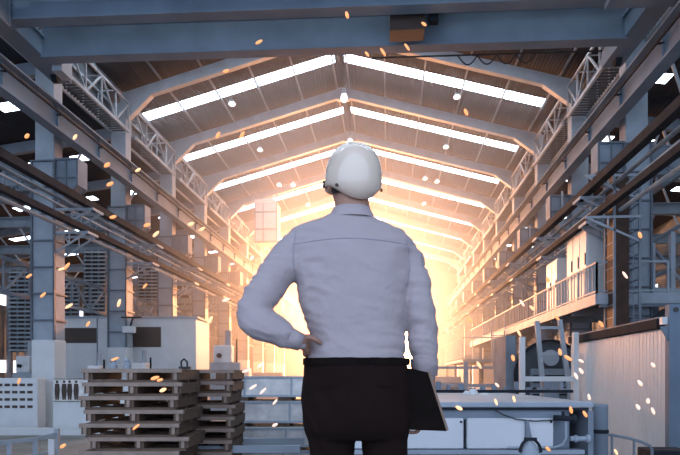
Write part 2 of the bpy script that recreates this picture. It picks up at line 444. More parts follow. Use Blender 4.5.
s.b2((-9.24, -2.6, .2), (-9.2, -1.95, .9)); s.build('guard_frame', STEEL, cr)
s = MB(); s.b2((8.0, -3.3, .02), (10.1, -2.0, .1)); s.b2((7.96, -3.34, .0), (10.1, -3.28, .16)); s.b2((7.94, -3.34, .0), (8.0, -2.0, .16)); s.build('end_platform', CRANE, cr)
# white end flanges seen at the left end of the girder
MB().b2((-9.25, .52, .1), (-8.9, 1.2, 1.3)).build('end_stiffener', STEEL2, cr)
s = MB()
for k in range(4):   # festoon cable loops
    xa = 4.3+k*.62; pts = []
    for j in range(9):
        u = j/8; pts.append((xa+u*.62, .75, .3-.3*math.sin(PI*u)))
    s.path(pts, .022, 6)
s.bar((1.5, .75, .32), (8.9, .75, .32), .04, .04)
s.build('festoon_cable', DARK, cr)
ho = empty('hoist_trolley', (-.9+2.2, 18.8, 12.2), 'dark hoist trolley sitting on the crane bridge just right of centre', 'hoist')
MB().b2((-.55, -1.75, .28), (.55, .45, .5)).build('trolley_frame', DARK, ho, bevel=.02)
MB().tube((-.45, -.6, .78), (.5, -.6, .78), .27, n=20).build('winch_drum', RUST, ho)
MB().b2((-1.25, -.85, -.92), (-.2, -.2, .3)).build('electrical_box', BROWN, ho, bevel=.02)
s = MB(); s.tube((0, -.6, .5), (0, -.6, -.3), .02); s.tube((.12, -.6, .5), (.12, -.6, -.3), .02); s.b2((-.08, -.75, -.6), (.2, -.45, -.3)); 
s.build('hook_block', DARK, ho)

# ------------------------------------------------------------ hanging lamps
def lamp(L):
    e = empty('pendant_lamp', (0, 0, 0), 'x', 'lamp')
    MB().tube((0, 0, 0), (0, 0, -L), .018, n=6).build('rod', DARK, e)
    MB().lathe((0, 0, -L-.05), [(.05, .06), (.10, .05), (.12, -.12), (.06, -.13)], 14).build('housing', STEEL2, e)
    s = MB(); s.lathe((0, 0, -L-.32), [(.02, .17), (.14, .12), (.19, 0), (.14, -.12), (.02, -.17)], 16); s.build('globe', LAMPG, e, smooth=True)
    return e
proto = lamp(1.3)
LP = [(232, 104, 30), (344, 98, 30), (457, 97, 30), (260, 150, 36.5), (446, 146, 36.5), (279, 185, 43), (293, 185, 43), (308, 205, 49), (425, 178, 43), (437, 180, 43), (350, 142, 36.5), (424, 202, 49)]
for i, (px, py, Y) in enumerate(LP):
    g = aty(px, py, Y); top = Vector((g.x, Y, zr(g.x)-.05)); dz = top.z-g.z
    lab = ['round pendant lamp hanging from the nearest left roof slope', 'round pendant lamp hanging from the ridge above the helmet', 'round pendant lamp hanging from the nearest right roof slope',
           'pendant lamp below the second skylight on the left slope', 'pendant lamp below the second skylight on the right slope', 'left one of two close pendant lamps before the hanging cabin', 'right one of two close pendant lamps before the hanging cabin',
           'farthest pendant lamp on the left slope, above the shoulder', 'left one of the two close pendant lamps right of the helmet', 'right one of the two close pendant lamps right of the helmet', 'pendant lamp hanging at the ridge, second in depth', 'farthest pendant lamp on the right slope'][i]
    o = proto if i == 0 else copy_tree(proto, top, None, lab, 'pendant lamps')
    o.location = top; o['label'] = lab; o['group'] = 'pendant lamps'; o.scale.z = max(.6, dz/1.62)
# small bright tube lamps on drop rods in the right aisle side
def droplamp():
    e = empty('drop_light', (0, 0, 0), 'x', 'lamp')
    MB().bar((0, 0, 0), (0, 0, -1.0), .07).build('drop_rod', STEEL2, e)
    MB().lathe((0, 0, -1.12), [(.08, .12), (.2, .02), (.22, -.02), (.05, -.02)], 16).build('shade', STEEL2, e)
    MB().lathe((0, 0, -1.18), [(.05, .05), (.17, .03), (.17, 0), (.02, -.02)], 16).build('bulb', TUBE, e); return e
proto = droplamp()
for i, (px, py, Y, lab) in enumerate(((556, 190, 27, 'nearest shaded drop light hanging below the right crane runway'), (527, 225, 33, 'second shaded drop light hanging below the right crane runway'), (499, 250, 40, 'farthest shaded drop light hanging below the right crane runway'))):
    g = aty(px, py, Y); g = Vector((7.62, Y, 9.06))
    o = proto if i == 0 else copy_tree(proto, g, None, lab); o.location = g; o['label'] = lab; o['group'] = 'drop lights'

# hanging cabin left of centre
g = aty(268, 245, 46); hc = empty('crane_cabin', g, 'white box-shaped crane cabin hanging left of the man\'s shoulder', 'cabin')
MB().b2((-.85, -.8, 0), (.85, .8, 3.0)).build('cabin_body', WHITE, hc, bevel=.03)
s = MB()
for z in (.05, 1.0, 2.3): s.b2((-.9, -.84, z), (.9, -.8, z+.09))
for x in (-.87, -.25, .8): s.b2((x, -.84, 0), (x+.07, -.8, 3))
s.build('cabin_frame', STEEL, hc)
MB().prism([(-.9, 3.0), (.9, 3.0), (.5, 3.45), (-.9, 3.3)], 'y', -.85, .85).build('cabin_roof', WHITE, hc)
s = MB()
for x in (-.7, .7): s.bar((x, 0, 3.2), (x, 0, zr(g.x)-g.z-.05), .08)
s.build('hanger', STEEL, hc)

# ------------------------------------------------------------ right mezzanine balcony
def rail(mb, pts, h=1.05, step=.35, mid=True, w=.035, fine=True):
    for a, b in zip(pts[:-1], pts[1:]):
        a, b = Vector(a), Vector(b); n = max(1, int((b-a).length/step)); up = Vector((0, 0, h))
        mb.bar(a+up, b+up, .06, .06)
        if mid: mb.bar(a+up*.08, b+up*.08, .04, .05)
        for i in range(n+1):
            p = a.lerp(b, i/n); mb.bar(p, p+up, w if i % 5 else .06)
mz = empty('mezzanine', (7.0, 20.8, 3.6), 'steel mezzanine balcony with railing along the right columns', 'balcony')
MB().b2((0, 0, -.02), (2.8, 31, .1)).build('deck', GRATE, mz)
s = MB().b2((-.05, 0, -.22), (.06, 31, .14)); s.b2((0, -.06, -.22), (2.8, .05, .14)); s.build('edge_channel', STEEL2, mz)
for y in range(0, 31, 3): MB().b2((.1, y, -.32), (2.8, y+.12, -.02)).build('joist', STEEL, mz)
s = MB(); rail(s, [(2.3, .0, .14), (0, 0, .14), (0, 31, .14)], step=.4); s.build('railing', STEEL2, mz)
s = MB()
for y in (8, 17.5, 27): s.ibeam((.25, y, -4.6), (.25, y, -.22), .25, .25)
s.build('post', STEEL, mz)
MB().b2((.02, 9, .16), (.04, 20, 1.1)).build('mesh_infill', GRATE, mz)
# white cabinets on the mezzanine
def cabinet(n, w, d, h, loc, label, m=WHITE):
    e = empty('switch_cabinet', loc, label, 'cabinet')
    MB().b2((0, 0, 0), (d, w*n, h)).build('body', m, e, bevel=.02)
    for i in range(n):
        dr = MB().b2((-.04, i*w+.03, .06), (0, (i+1)*w-.03, h-.06)).build('door', m, e, bevel=.01)
        MB().b2((-.07, i*w+.1, h*.45), (-.04, i*w+.13, h*.6)).build('handle', DARK, dr)
    return e
cabinet(3, .8, .7, 2.85, (7.15, 22.2, 3.7), 'tall white switch cabinet on the mezzanine beside the railing, nearest')
cabinet(2, .85, .8, 2.25, (7.15, 26.0, 3.7), 'white switch cabinet farther along the mezzanine')
# caged ladder tower before the nearest right column
e = empty('ladder_tower', (7.35, 20.2, FL), 'rusty brown mesh-caged tower beside the nearest right column', 'tower')
s = MB(); TT = 8.6
for x in (0, .8):
    for y in (0, .8): s.bar((x, y, 0), (x, y, TT), .07)
s.build('tower_post', STEEL, e); s = MB()
for k in range(21): z = .2+k*.41; s.bar((0, 0, z), (.8, 0, z), .03); s.bar((0, 0, z), (0, .8, z), .03); s.bar((.8, 0, z), (.8, .8, z), .03)
for k in range(1, 4): s.bar((k*.2, 0, 0), (k*.2, 0, TT), .025)
s.build('cage_bars', STEEL, e)
MB().b2((.04, .74, 0), (.76, .78, TT)).build('cage_panel', RUST, e); MB().b2((.0, .04, 0), (.03, .78, TT)).build('cage_panel', RUST, e); MB().b2((.04, -.02, 0), (.45, .0, TT)).build('cage_panel', RUST, e)
s = MB().bar((.1, .4, 0), (.1, .4, TT), .04).bar((.5, .4, 0), (.5, .4, TT), .04)
for k in range(28): s.bar((.1, .4, .2+k*.3), (.5, .4, .2+k*.3), .03)
s.build('ladder', STEEL2, e)
for z in (7.15, 8.5):
    s = MB(); s.bar((-.9, 0, z), (.85, 0, z), .08); s.bar((-.9, 0, z), (.8, 0, z-.8), .07); s.bar((-.2, 0, z), (-.2, 0, z-.35), .05)
    s.build('outrigger', STEEL2, e)
# truss brackets to the left of the tower under the cable tray
def tb():
    e = empty('triangular_bracket', (0, 0, 0), 'x', 'bracket'); s = MB()
    s.bar((0, 0, 0), (1.0, 0, 0), .07); s.bar((0, 0, 0), (1.0, 0, -.55), .06); s.bar((1.0, 0, 0), (1.0, 0, -.55), .06); s.build('bracket_bars', STEEL2, e)
    MB().bar((.5, 0, 0), (.5, 0, -.27), .04).build('strut', STEEL2, e); return e
proto = tb()
for i in range(6):
    loc = (7.05, 24.6+B*i, 6.24); lab = '%s triangular steel bracket under the right cable tray, between columns' % ORD[i]
    o = proto if i == 0 else copy_tree(proto, loc, None, lab); o.location = loc; o['label'] = lab; o['group'] = 'tray brackets'
# hanger beam carrying these brackets
for i in range(6):
    y = 24.6+B*i
    tag(MB().bar((8.08, y, 3.74), (8.08, y, 9.0), .1, .1).build('hanger_post', STEEL, o=(8.08, y, 3.74)), '%s thin hanger post between right columns' % ORD[i], 'post', 'hanger posts')

# lower far mezzanine with stair
e = empty('far_platform', (4.6, 37.5, 1.9), 'lower steel platform with railing beyond the man\'s right arm', 'platform')
MB().b2((0, 0, -.1), (2.3, 12, .1)).build('deck', STEEL2, e)
s = MB(); rail(s, [(2.3, 0, .1), (0, 0, .1), (0, 12, .1)], h=1.3, step=.5); s.build('railing', STEEL2, e)
MB().b2((.0, .03, .15), (.03, 11.9, 1.35)).build('side_panel', STEEL2, e)
s = MB()
for x in (.2, 2.1):
    for y in (.2, 6, 11.8): s.bar((x, y, FL-1.9), (x, y, -.1), .16)
s.build('post', STEEL, e)
e = empty('steel_stair', (6.1, 34.3, FL), 'steep steel stair ladder below the mezzanine', 'stair')
s = MB()
for x in (0, .75): s.bar((x, 0, 0), (x, 1.9, 4.6), .06, .2)
s.build('stringer', STEEL, e); s = MB()
for k in range(1, 17): u = k/17; s.b2((0, 1.9*u-.1, 4.6*u-.02), (.75, 1.9*u+.1, 4.6*u+.02))
s.build('tread', STEEL2, e); s = MB()
for x in (0, .75): s.bar((x, -.1, 1.0), (x, 1.8, 5.6), .04); s.bar((x, .1, .2), (x, .0, 1.1), .035); s.bar((x, 1.1, 2.7), (x, 1.0, 3.7), .035)
s.build('handrail', STEEL2, e)

# ------------------------------------------------------------ dark machine with white frames (right centre)
c0 = at(553, 375, 19.5); e = empty('rotary_machine', (c0.x, c0.y, FL), 'large round dark machine behind the white steel frames', 'machine', rz=TH)
MB().b2((-1.5, .1, 0), (1.35, 1.9, .9)).build('machine_base', STEEL, e, bevel=.03)
MB().tube((-.15, -.1, 2.0), (-.15, .9, 2.0), 1.05, n=40).build('drum', GRATE, e)
s = MB()
for k in range(40):
    a0, a1 = 2*PI*k/40, 2*PI*(k+1)/40
    s.bar((-.15+1.1*math.cos(a0), -.14, 2.0+1.1*math.sin(a0)), (-.15+1.1*math.cos(a1), -.14, 2.0+1.1*math.sin(a1)), .1, .09)
s.build('drum_rim', DARK, e)
s = MB().tube((-.15, -.25, 2.55), (-.15, -.1, 2.55), .26, n=24).build('hub_cover', STEEL2, e)
MB().b2((-.8, -.28, 1.0), (.5, -.1, 2.2)).build('guard_panel', STEEL, e, bevel=.02)
s = MB()
for k in range(5): s.b2((-.75, -.3, 1.15+k*.2), (.45, -.28, 1.2+k*.2))
s.build('vent_slots', DARK, e)
MB().b2((.95, .2, .9), (1.35, 1.8, 3.0)).build('side_housing', STEEL2, e, bevel=.03)
MB().b2((-1.45, .3, .9), (-1.1, 1.8, 3.3)).build('side_housing', STEEL, e, bevel=.03)
c0 = at(556, 375, 18.2); e = empty('white_lifting_frame', (c0.x, c0.y, FL), 'white ladder-shaped steel frame leaning in front of the round machine', 'frame', rz=TH)
s = MB().bar((-.38, 0, 1.5), (-.5, .25, 3.65), .13, .11).bar((.42, 0, 1.5), (.2, .25, 3.7), .13, .11).bar((-.6, .0, 0), (-.4, 0, 1.5), .13).bar((.45, 0, 0), (.42, 0, 1.5), .13)
s.build('upright', STEEL2, e)
for a_, b_ in (((-.44, .12, 2.65), (.32, .12, 2.65)), ((-.49, .22, 3.45), (.24, .22, 3.45)), ((-.4, 0, 1.55), (.42, 0, 1.55))): MB().bar(a_, b_, .09).build('rung', STEEL2, e)
c0 = at(522, 375, 15.5); e = empty('white_guard_frame', (c0.x, c0.y, FL), 'white square-tube guard frame with low crossbar before the machine', 'frame', rz=TH)
s = MB().bar((0, 0, 0), (0, 0, 2.98), .13).bar((1.38, 0, 0), (1.38, 0, 3.1), .13); s.build('upright', WHITE, e)
MB().bar((0, 0, 1.9), (1.38, 0, 1.9), .13).build('crossbar', WHITE, e)
MB().b2((.55, -.05, 0), (.95, .15, 1.84)).build('pedestal', STEEL, e, bevel=.02)

# ------------------------------------------------------------ white insulated enclosure on the right
e = empty('cold_room', (5.0, 11.2, FL), 'white ribbed insulated panel enclosure at the right edge', 'enclosure')
MB().b2((0, .05, 0), (.12, 5.7, 2.86)).build('side_panel', RIBW, e)
MB().b2((.1, 0, 0), (3.6, .1, 2.9)).build('front_panel', RIBW, e)
s = MB()
for k in range(34): s.b2((-.004, .25+k*.16, .02), (.01, .262+k*.16, 2.84))
for k in range(20): s.b2((.3+k*.16, -.004, .02), (.312+k*.16, .01, 2.88))
s.build('panel_joints', CRATEW, e)
MB().b2((.0, .2, 2.84), (3.6, 5.7, 2.86)).build('top_panel', WHITE, e)
MB().b2((3.5, .1, 0), (3.6, 5.7, 2.86)).build('side_panel', RIBW, e)
MB().b2((.1, 5.6, 0), (3.5, 5.7, 2.86)).build('back_panel', RIBW, e)
MB().b2((-.06, .3, 2.86), (.16, 5.75, 3.04)).build('top_channel', DARK, e)
MB().b2((-.04, .3, 3.04), (.14, 5.75, 3.07)).build('channel_cap', STEEL, e)
MB().b2((-.15, -.14, 2.9), (3.6, -.02, 3.03)).build('white_lintel', WHITE, e)
s = MB().b2((-.06, -.2, 0), (.16, -.04, 3.25)); s.prism([(-.2, 2.86), (.3, 2.86), (.16, 2.6), (-.06, 2.6)], 'y', -.17, -.13); s.build('corner_post', CRANE, e)
MB().tube((.05, -.215, 3.15), (.05, -.19, 3.15), .045, n=14).build('lifting_eye', BLACK, e)
# curved handrail and drum pipe
e = empty('curved_handrail', at(600, 455, 9.0)*1, 'low curved tube handrail in front of the ribbed enclosure', 'railing'); e.location.z = FL
b0 = e.location.copy(); P = lambda px, py, d=9.0: at(px, py, d)-b0
s = MB().path([P(597, 434), P(612, 435), P(628, 438), P(642, 442), P(650, 446), P(652, 449), P(652, 470)], .022); s.build('top_tube', STEEL, e)
for px, py in ((612, 435), (634, 439), (598, 434)):
    q = P(px, py); MB().tube(q, (q.x, q.y, 0), .018).build('baluster', STEEL, e)
q = P(652, 470); MB().tube(q, (q.x, q.y, 0), .03).build('end_post', STEEL, e)
q = at(662, 449, 9.2)
tag(MB().b2((q.x-.25, q.y-.2, FL), (q.x+.35, q.y+.3, q.z)).build('control_pedestal', DARK, o=(q.x, q.y, FL), bevel=.02), 'dark low pedestal at the end of the curved handrail', 'pedestal')
q = at(600, 404, 7.4); e = empty('standing_pipe', (q.x, q.y, FL), 'grey standing pipe post at the end of the machine bed', 'pipe')
MB().lathe((0, 0, 0), [(.16, 0), (.16, .05), (.093, .06), (.093, q.z-FL-.02), (.08, q.z-FL)], 28).build('pipe', STEEL, e)
MB().lathe((0, 0, q.z-FL-.36), [(.095, 0), (.102, .01), (.102, .04), (.095, .05)], 28).build('clamp', DARK, e)

# ------------------------------------------------------------ machine bed in front right
p0 = at(592, 402, 6.7); p1 = at(318, 402, 6.7)
e = empty('machine_bed', (p1.x, p1.y, FL), 'long pale grey steel machine bed at waist height right of the man', 'machine bed', rz=TH)
L = (p0-p1).length; zt = .70-FL
MB().b2((0, -.05, zt-.06), (L, 3.7, zt)).build('table_top', STEEL2, e, bevel=.012)
MB().b2((0, -.03, zt-.09), (L-.05, -.01, zt-.065)).build('painted_shade_strip', DARK, e)  # solid dark strip stands for the shade under the table edge
MB().b2((0, .0, zt-.2), (L-.3, .12, zt-.09)).build('front_rail', STEEL, e)
for k, (a, b) in enumerate(((.02, .9), (.94, 1.62), (1.66, 2.62))):
    pn = MB().b2((a, -.03, zt-.52), (b, .06, zt-.18)).build('front_panel', WHITE, e, bevel=.012)
    MB().tube((b-.03, -.045, zt-.22), (b-.03, -.03, zt-.22), .012, n=10).build('bolt', DARK, pn)
MB().b2((0, -.05, zt-.58), (L-.1, .12, zt-.53)).build('bottom_rail', STEEL2, e)
MB().b2((0, .02, 0), (L-.15, 2.5, zt-.58)).build('underframe', WOOD, e)
MB().b2((0, .14, zt-.58), (L-.2, 2.5, zt-.1)).build('core_box', STEEL, e)
MB().b2((L-.06, -.04, 0), (L, 2.6, zt-.1)).build('end_plate', STEEL, e)
# recess with pipes at the right
MB().prism([(2.3, zt-.52), (2.39, zt-.52), (2.33, zt-.2), (2.3, zt-.2)], 'y', -.07, -.03).build('gusset', STEEL, e)
s = MB().path([(1.95, -.06, zt-.08), (2.05, -.06, zt-.14), (2.2, -.06, zt-.19), (2.4, -.06, zt-.21), (2.6, -.06, zt-.2), (2.72, -.06, zt-.16)], .007); s.build('cable', BLACK, e)
s = MB().path([(2.74, -.08, zt-.2), (2.74, -.08, zt-.4), (2.7, -.08, zt-.47), (2.6, -.08, zt-.5), (2.1, -.08, zt-.5)], .014); s.build('conduit', STEEL2, e)
s = MB().tube((2.6, -.1, zt-.17), (2.8, -.1, zt-.18), .03, n=12); s.tube((2.7, -.1, zt-.18), (2.7, -.1, zt-.1), .018); s.tube((2.8, -.1, zt-.18), (2.84, -.1, zt-.18), .045, n=12)
s.build('valve', DARK, e)
s = MB().tube((2.78, -.1, zt-.4), (2.98, -.1, zt-.4), .028, n=12).tube((2.95, -.1, zt-.4), (2.99, -.1, zt-.4), .045, n=12).tube((2.82, -.1, zt-.4), (2.85, -.1, zt-.4), .04, n=12); s.build('pipe_coupling', STEEL2, e)
# funnel-shaped casting in front of the bed
q = at(530, 445, 5.9); e = empty('conical_valve', (q.x, q.y, FL), 'pale conical cover with handwheel top in front of the machine bed', 'valve')
hz = at(530, 442, 5.9).z-FL
MB().lathe((0, 0, 0), [(.3, 0), (.3, .06), (.18, .1), (.15, hz-.25), (.06, hz-.03), (.03, hz)], 24).build('cone', STEEL2, e)
s = MB()
for k in range(12):
    a0, a1 = PI*k/12, PI*(k+1)/12; s.bar((.1*math.cos(a0), -.02, hz-.1+.13*math.sin(a0)), (.1*math.cos(a1), -.02, hz-.1+.13*math.sin(a1)), .025)
s.bar((-.06, -.02, hz+.03), (.06, -.02, hz+.03), .03); s.build('handwheel', DARK, e)
# things on the bed
for px, py, r, lab in ((473, 393.5, .06, 'larger white hard hat lying on the machine bed, left'), (466.5, 393.3, .038, 'small white cap beside the larger hard hat'), (482, 391.5, .058, 'white hard hat on the machine bed, farther right'), (485, 394, .05, 'flat white hard hat at the right end of the group')):
    py += 1; d = .3*600/(py-375); q = at(px, py, d); rr = r*d/7
    e2 = empty('hard_hat', (q.x, q.y, .70), lab, 'hard hat', 'hard hats on the machine bed')
    hh = .35 if 'flat' in lab else .9
    MB().lathe((0, 0, 0), [(rr*1.05, .0)]+[(rr*math.cos(a*PI/16), .004+rr*hh*2*.62*math.sin(a*PI/16)) for a in range(0, 8)]+[(.002, rr*hh*1.25)], 20).build('shell', WHITE, e2, smooth=True)
    MB().lathe((0, 0, 0), [(rr*1.0, 0), (rr*1.25, .0), (rr*1.25, .008), (rr*1.0, .012)], 20).build('brim', WHITE, e2)
q = at(520, 392, 10.1); 
e = empty('roller_rack', (q.x, q.y, .70), 'row of small dark rollers and stops along the back of the machine bed', 'roller rack', rz=TH)
s = MB().b2((-1.9, .0, 0), (.9, .06, .05)); s.build('base_strip', DARK, e)
random.seed(5); s = MB()
for k in range(14): x = -1.8+k*.19; MB().b2((x, -.03, .05), (x+.05+random.random()*.05, .05, .07+random.random()*.13)).build('stop', STEEL, e)
# ------------------------------------------------------------ white crates behind the man
for i, (ya, yb, xl, d, lab) in enumerate(((376.5, 397, 231, 9.6, 'topmost of three long white steel crates behind the man'), (401.5, 423, 228, 9.4, 'middle of three long white steel crates behind the man'), (428, 447, 223, 9.2, 'lowest visible long white steel crate behind the man'), (451, 472, 220, 9.1, 'bottom white steel crate resting on blocks, behind the man'))):
    a = at(xl, yb, d); b2_ = at(402, yb, d); h = (yb-ya)/600*d; L = (b2_-a).length
    e = empty('steel_crate', a, lab, 'crate', 'stacked steel crates', rz=TH)
    MB().b2((0, 0, 0), (L, 1.0, h)).build('body', CRATEW, e, bevel=.01)
    s = MB()
    for z in (0, h-.03): s.b2((-.02, -.03, z), (L+.02, 0, z+.035))
    s.build('rim', STEEL2, e); s = MB()
    for x in (.12, .2, .95, 1.6, 2.2): MB().b2((x, -.02, .03), (x+.03, 0, h-.03)).build('rib', STEEL2, e)
    if i < 4:
        zb = at(300, yb+(4.5 if i < 2 else 4), d).z; 
        s = MB(); hb = .069 if i == 0 else .07
        if i == 3: hb = a.z-FL
        for x in (.05, .75, 1.5, L-.3): MB().b2((x, .02, -hb), (x+.22, .95, 0)).build('spacer_block', WOOD, e)
e = empty('stake_cart', at(207, 460, 7.6), 'low pale steel cart with upright stakes beside the pallets', 'cart', rz=TH); e.location.z = FL
b0 = e.location.copy()
def cp(px, py, d=7.6): q = at(px, py, d)-b0; return Vector((q.dot(RT), q.dot(FW), q.z))
s = MB(); a = cp(193, 449); b = cp(300, 449)
s.b2((a.x, 0, a.z-.05), (b.x, .06, a.z+.04)); s.b2((a.x, .9, a.z-.05), (b.x, .96, a.z+.04)); s.b2((a.x, 0, a.z-.05), (a.x+.06, .9, a.z+.03)); s.build('cart_bed', STEEL2, e)
for px, py, dy in ((195, 418, .0), (218.5, 415, .9)):
    q = cp(px, py); MB().b2((q.x-.02, dy-.03, 0 if dy == 0 else 0), (q.x+.02, dy+.03, q.z)).build('stake', STEEL2, e)
for x in (a.x+.3, b.x-.3):
    MB().tube((x, .1, .12), (x, .2, .12), .12, n=16).build('wheel', BLACK, e)

# ------------------------------------------------------------ pallet stacks
def pallet(w, dp):
    e = empty('pallet', (0, 0, 0), 'x', 'pallet'); H = .144
    s = MB()
    for i in range(7): x = 0; y = i*(dp-.1)/6; s.b2((0, y, H-.025), (w, y+.1, H))
    s.build('deck_boards', WOOD, e)
    MB().b2((-.012, -.012, H-.038), (w+.012, .035, H+.004)).build('front_edge_board', BLUEW, e)
    for x in (0, w/2-.05, w-.1): MB().b2((x, .02, .028), (x+.1, dp-.02, H-.025)).build('stringer', WOOD, e)
    for y in (.01, dp/2-.05, dp-.11): MB().b2((.05, y, 0), (w-.02, y+.1, .026)).build('bottom_board', WOOD, e)
    for x in (.01, w/2-.04, w-.09): MB().b2((x+.02, -.005, .03), (x+.055, .02, H-.04)).build('end_block', BLUEW, e)
    return e
random.seed(11)
a = at(87, 375, 6.45); w_ = 1.05
proto = pallet(w_, .9); first = True
NPOS = ['topmost'] + ORD[1:]
for stack, (dx, dy) in enumerate(((0, 0), (.32, 1.05))):
    for k in range(14):
        top = k == 13; dj = random.uniform(-.03, .03)
        if k >= 12: dj += -.02
        if stack == 0 and k in (7, 9, 11): dj -= .08
        loc = a + RT*(dx+dj) + FW*(dy); loc.z = FL+.002+k*.1475
        n = 13-k
        nm_ = 'topmost' if n == 0 else ORD[n]+' from the top'
        lab = 'weathered wooden pallet, %s in the %s' % (nm_, 'front stack on the left' if stack == 0 else 'rear stack behind the front pallets')
        if first: o = proto; first = False
        else: o = copy_tree(proto, loc)
        o.location = loc; o.rotation_euler.z = TH+random.uniform(-.015, .015); o['label'] = lab; o['group'] = 'stacked pallets'
q = at(165, 369, 6.4)
# small black clamp tool standing on the pallets
q = at(201, 372, 6.9); e = empty('clamp_tool', (q.x, q.y, FL+.002+14*.1475), 'small dark clamp standing on the right end of the pallets', 'tool')
zz = e.location.z; q2 = a+RT*(.9)+FW*.55; e.location.x, e.location.y = q2.x, q2.y
MB().b2((-.05, -.04, 0), (.07, .04, .03)).build('foot', BLACK, e); MB().path([(-.03, 0, .03), (-.035, 0, .09), (0, 0, .12), (.035, 0, .09), (.04, 0, .03)], .012).build('loop', BLACK, e)
for i, (px, h) in enumerate(((138-49, .11), (100, .11))):
    q = a+RT*(.06+i*.16)+FW*.6
    e = empty('metal_canister', (q.x, q.y, FL+.002+14*.1475), ('left' if i == 0 else 'right')+' one of two small pale canisters on top of the pallets', 'canister', 'canisters on the pallets')
    MB().lathe((0, 0, 0), [(.045, 0), (.045, .05), (.03, .06), (.03, .09), (.038, .095), (.038, .12), (.01, .125)], 16).build('body', STEEL2, e, smooth=False)
    MB().tube((.02, 0, .07), (.07, 0, .09), .012).build('spout', STEEL2, e)

# ------------------------------------------------------------ left background
# low white wall with slots
a = at(-60, 432, 21); b = at(90, 432, 21)
e = empty('slotted_block', (a.x, a.y, FL), 'white low block with rows of dark slots at the left edge', 'block', rz=TH)
L1 = (at(37.5, 432, 21)-a).length; zt = at(0, 378, 21).z-FL
MB().b2((0, 0, 0), (L1, .6, zt)).build('block_body', WHITE, e, bevel=.02)
s = MB()
for r in range(4):
    for cc in range(6):
        x = L1-.25-cc*.265; z = zt-.24-r*.255
        MB().b2((x-.1, -.02, z-.045), (x+.08, .0, z+.045)).build('slot', BROWN, e)
q = at(53, 432, 20.6); L2 = 2.6
e = empty('poster_wall', (q.x, q.y, FL), 'low white partition carrying a chart with four standing figures', 'partition', rz=TH)
MB().b2((0, 0, 0), (L2, .15, zt-.02)).build('panel', WHITE, e, bevel=.01)
PX = lambda px: (px-53)/600*20.6
s = MB().b2((PX(54), -.02, 1.1+.0), (PX(83), 0, 1.86)); po = s.build('poster', CRATEW, e); po['label'] = 'chart with figures'
for cx in (57.5, 64.5, 70, 76.5):
    x = PX(cx); f = MB()
    f.lathe((x, -.03, 1.77), [(.005, -.05), (.035, -.03), (.04, 0), (.035, .03), (.005, .045)], 10)
    f.prism([(x-.07, 1.7), (x+.07, 1.7), (x+.09, 1.45), (x+.055, 1.15), (x+.01, 1.15), (x, 1.4), (x-.01, 1.15), (x-.055, 1.15), (x-.09, 1.45)], 'y', -.035, -.02)
    f.build('figure', BROWN, po)
s = MB().b2((PX(54), -.03, 1.85), (PX(83), 0, 1.875)).b2((PX(54), -.03, 1.09), (PX(83), 0, 1.11)); s.build('poster_rail', BROWN, po)
q = at(-40, 434, 20.2)
tag(MB().prism([(-.5, 0), (5.8, 0), (5.8, .22), (-.5, .22)], 'y', 0, 0.5).build('low_kerb', WHITE), 'low white kerb running along the foot of the left walls', 'kerb')
bpy.data.objects['low_kerb'].location = (q.x, q.y-.3, FL); bpy.data.objects['low_kerb'].rotation_euler.z = TH
# control booth
a = at(54, 375, 29.5); e = empty('control_booth', (a.x, a.y, FL), 'white control booth with two dark wide windows behind the left columns', 'booth', rz=TH)
W2 = (at(196, 375, 29.5)-a).length; hb = at(0, 318, 29.5).z-FL
MB().b2((0, 0, 0), (W2, 3, hb)).build('booth_wall', WHITE, e, bevel=.02)
f = lambda px: (px-54)/600*29.5
for (xa, xb, y0, y1) in ((59, 97, 328, 343), (126, 161, 327, 347)):
    z0 = at(0, y1, 29.5).z-FL; z1 = at(0, y0, 29.5).z-FL
    MB().b2((f(xa), -.03, z0), (f(xb), .02, z1)).build('window_pane', BROWN, e)
MB().b2((0, -.06, hb-.02), (W2+.1, 3.05, hb+.08)).build('booth_roof', STEEL2, e)
MB().b2((f(97), -.05, 0), (f(97.8), 0, hb)).build('joint', STEEL, e)
# street-like lamp post / pipe before the booth
q = at(64, 375, 24); e = empty('bent_pipe', (q.x, q.y, FL), 'thin dark pipe bent at the top in front of the booth', 'pipe', rz=TH)
hp = at(0, 346, 24).z-FL
MB().path([(0, 0, 0), (0, 0, hp-.12), (-.05, 0, hp-.03), (-.14, 0, hp), (-.4, 0, hp+.02)], .035).build('pipe', DARK, e)
# small machines behind the slotted block
def mach(px0, px1, ytop, d, lab, seed):
    a = at(px0, 375, d); w = (px1-px0)/600*d; h = at(0, ytop, d).z-FL; random.seed(seed)
    e = empty('workshop_machine', (a.x, a.y, FL), lab, 'machine', rz=TH)
    MB().b2((0, 0, 0), (w, .9, h*.62)).build('cabinet', STEEL2, e, bevel=.03)
    MB().b2((w*.1, .1, h*.62), (w*.7, .8, h*.82)).build('head', WHITE, e, bevel=.03)
    MB().tube((w*.55, .4, h*.8), (w*.55, .4, h), w*.1, n=16).build('motor', STEEL2, e)
    MB().tube((w*.3, -.05, h*.7), (w*.3, .1, h*.7), w*.08, n=16).build('dial', DARK, e)
    MB().b2((w*.2, -.03, h*.35), (w*.8, 0, h*.5)).build('control_panel', BROWN, e)
    MB().tube((w*.85, .3, h*.6), (w*.85, .3, h*.9), .04).build('lever', DARK, e)
mach(12, 35, 341, 24.5, 'pale workshop machine behind the slotted block', 1)
mach(84, 104, 352, 23, 'small pale pump machine behind the pallets', 2)
mach(210, 240, 330, 30, 'pale machine standing beyond the pallet stack', 3)
mach(128, 152, 350, 25.5, 'pale machine in front of the second booth window', 4)
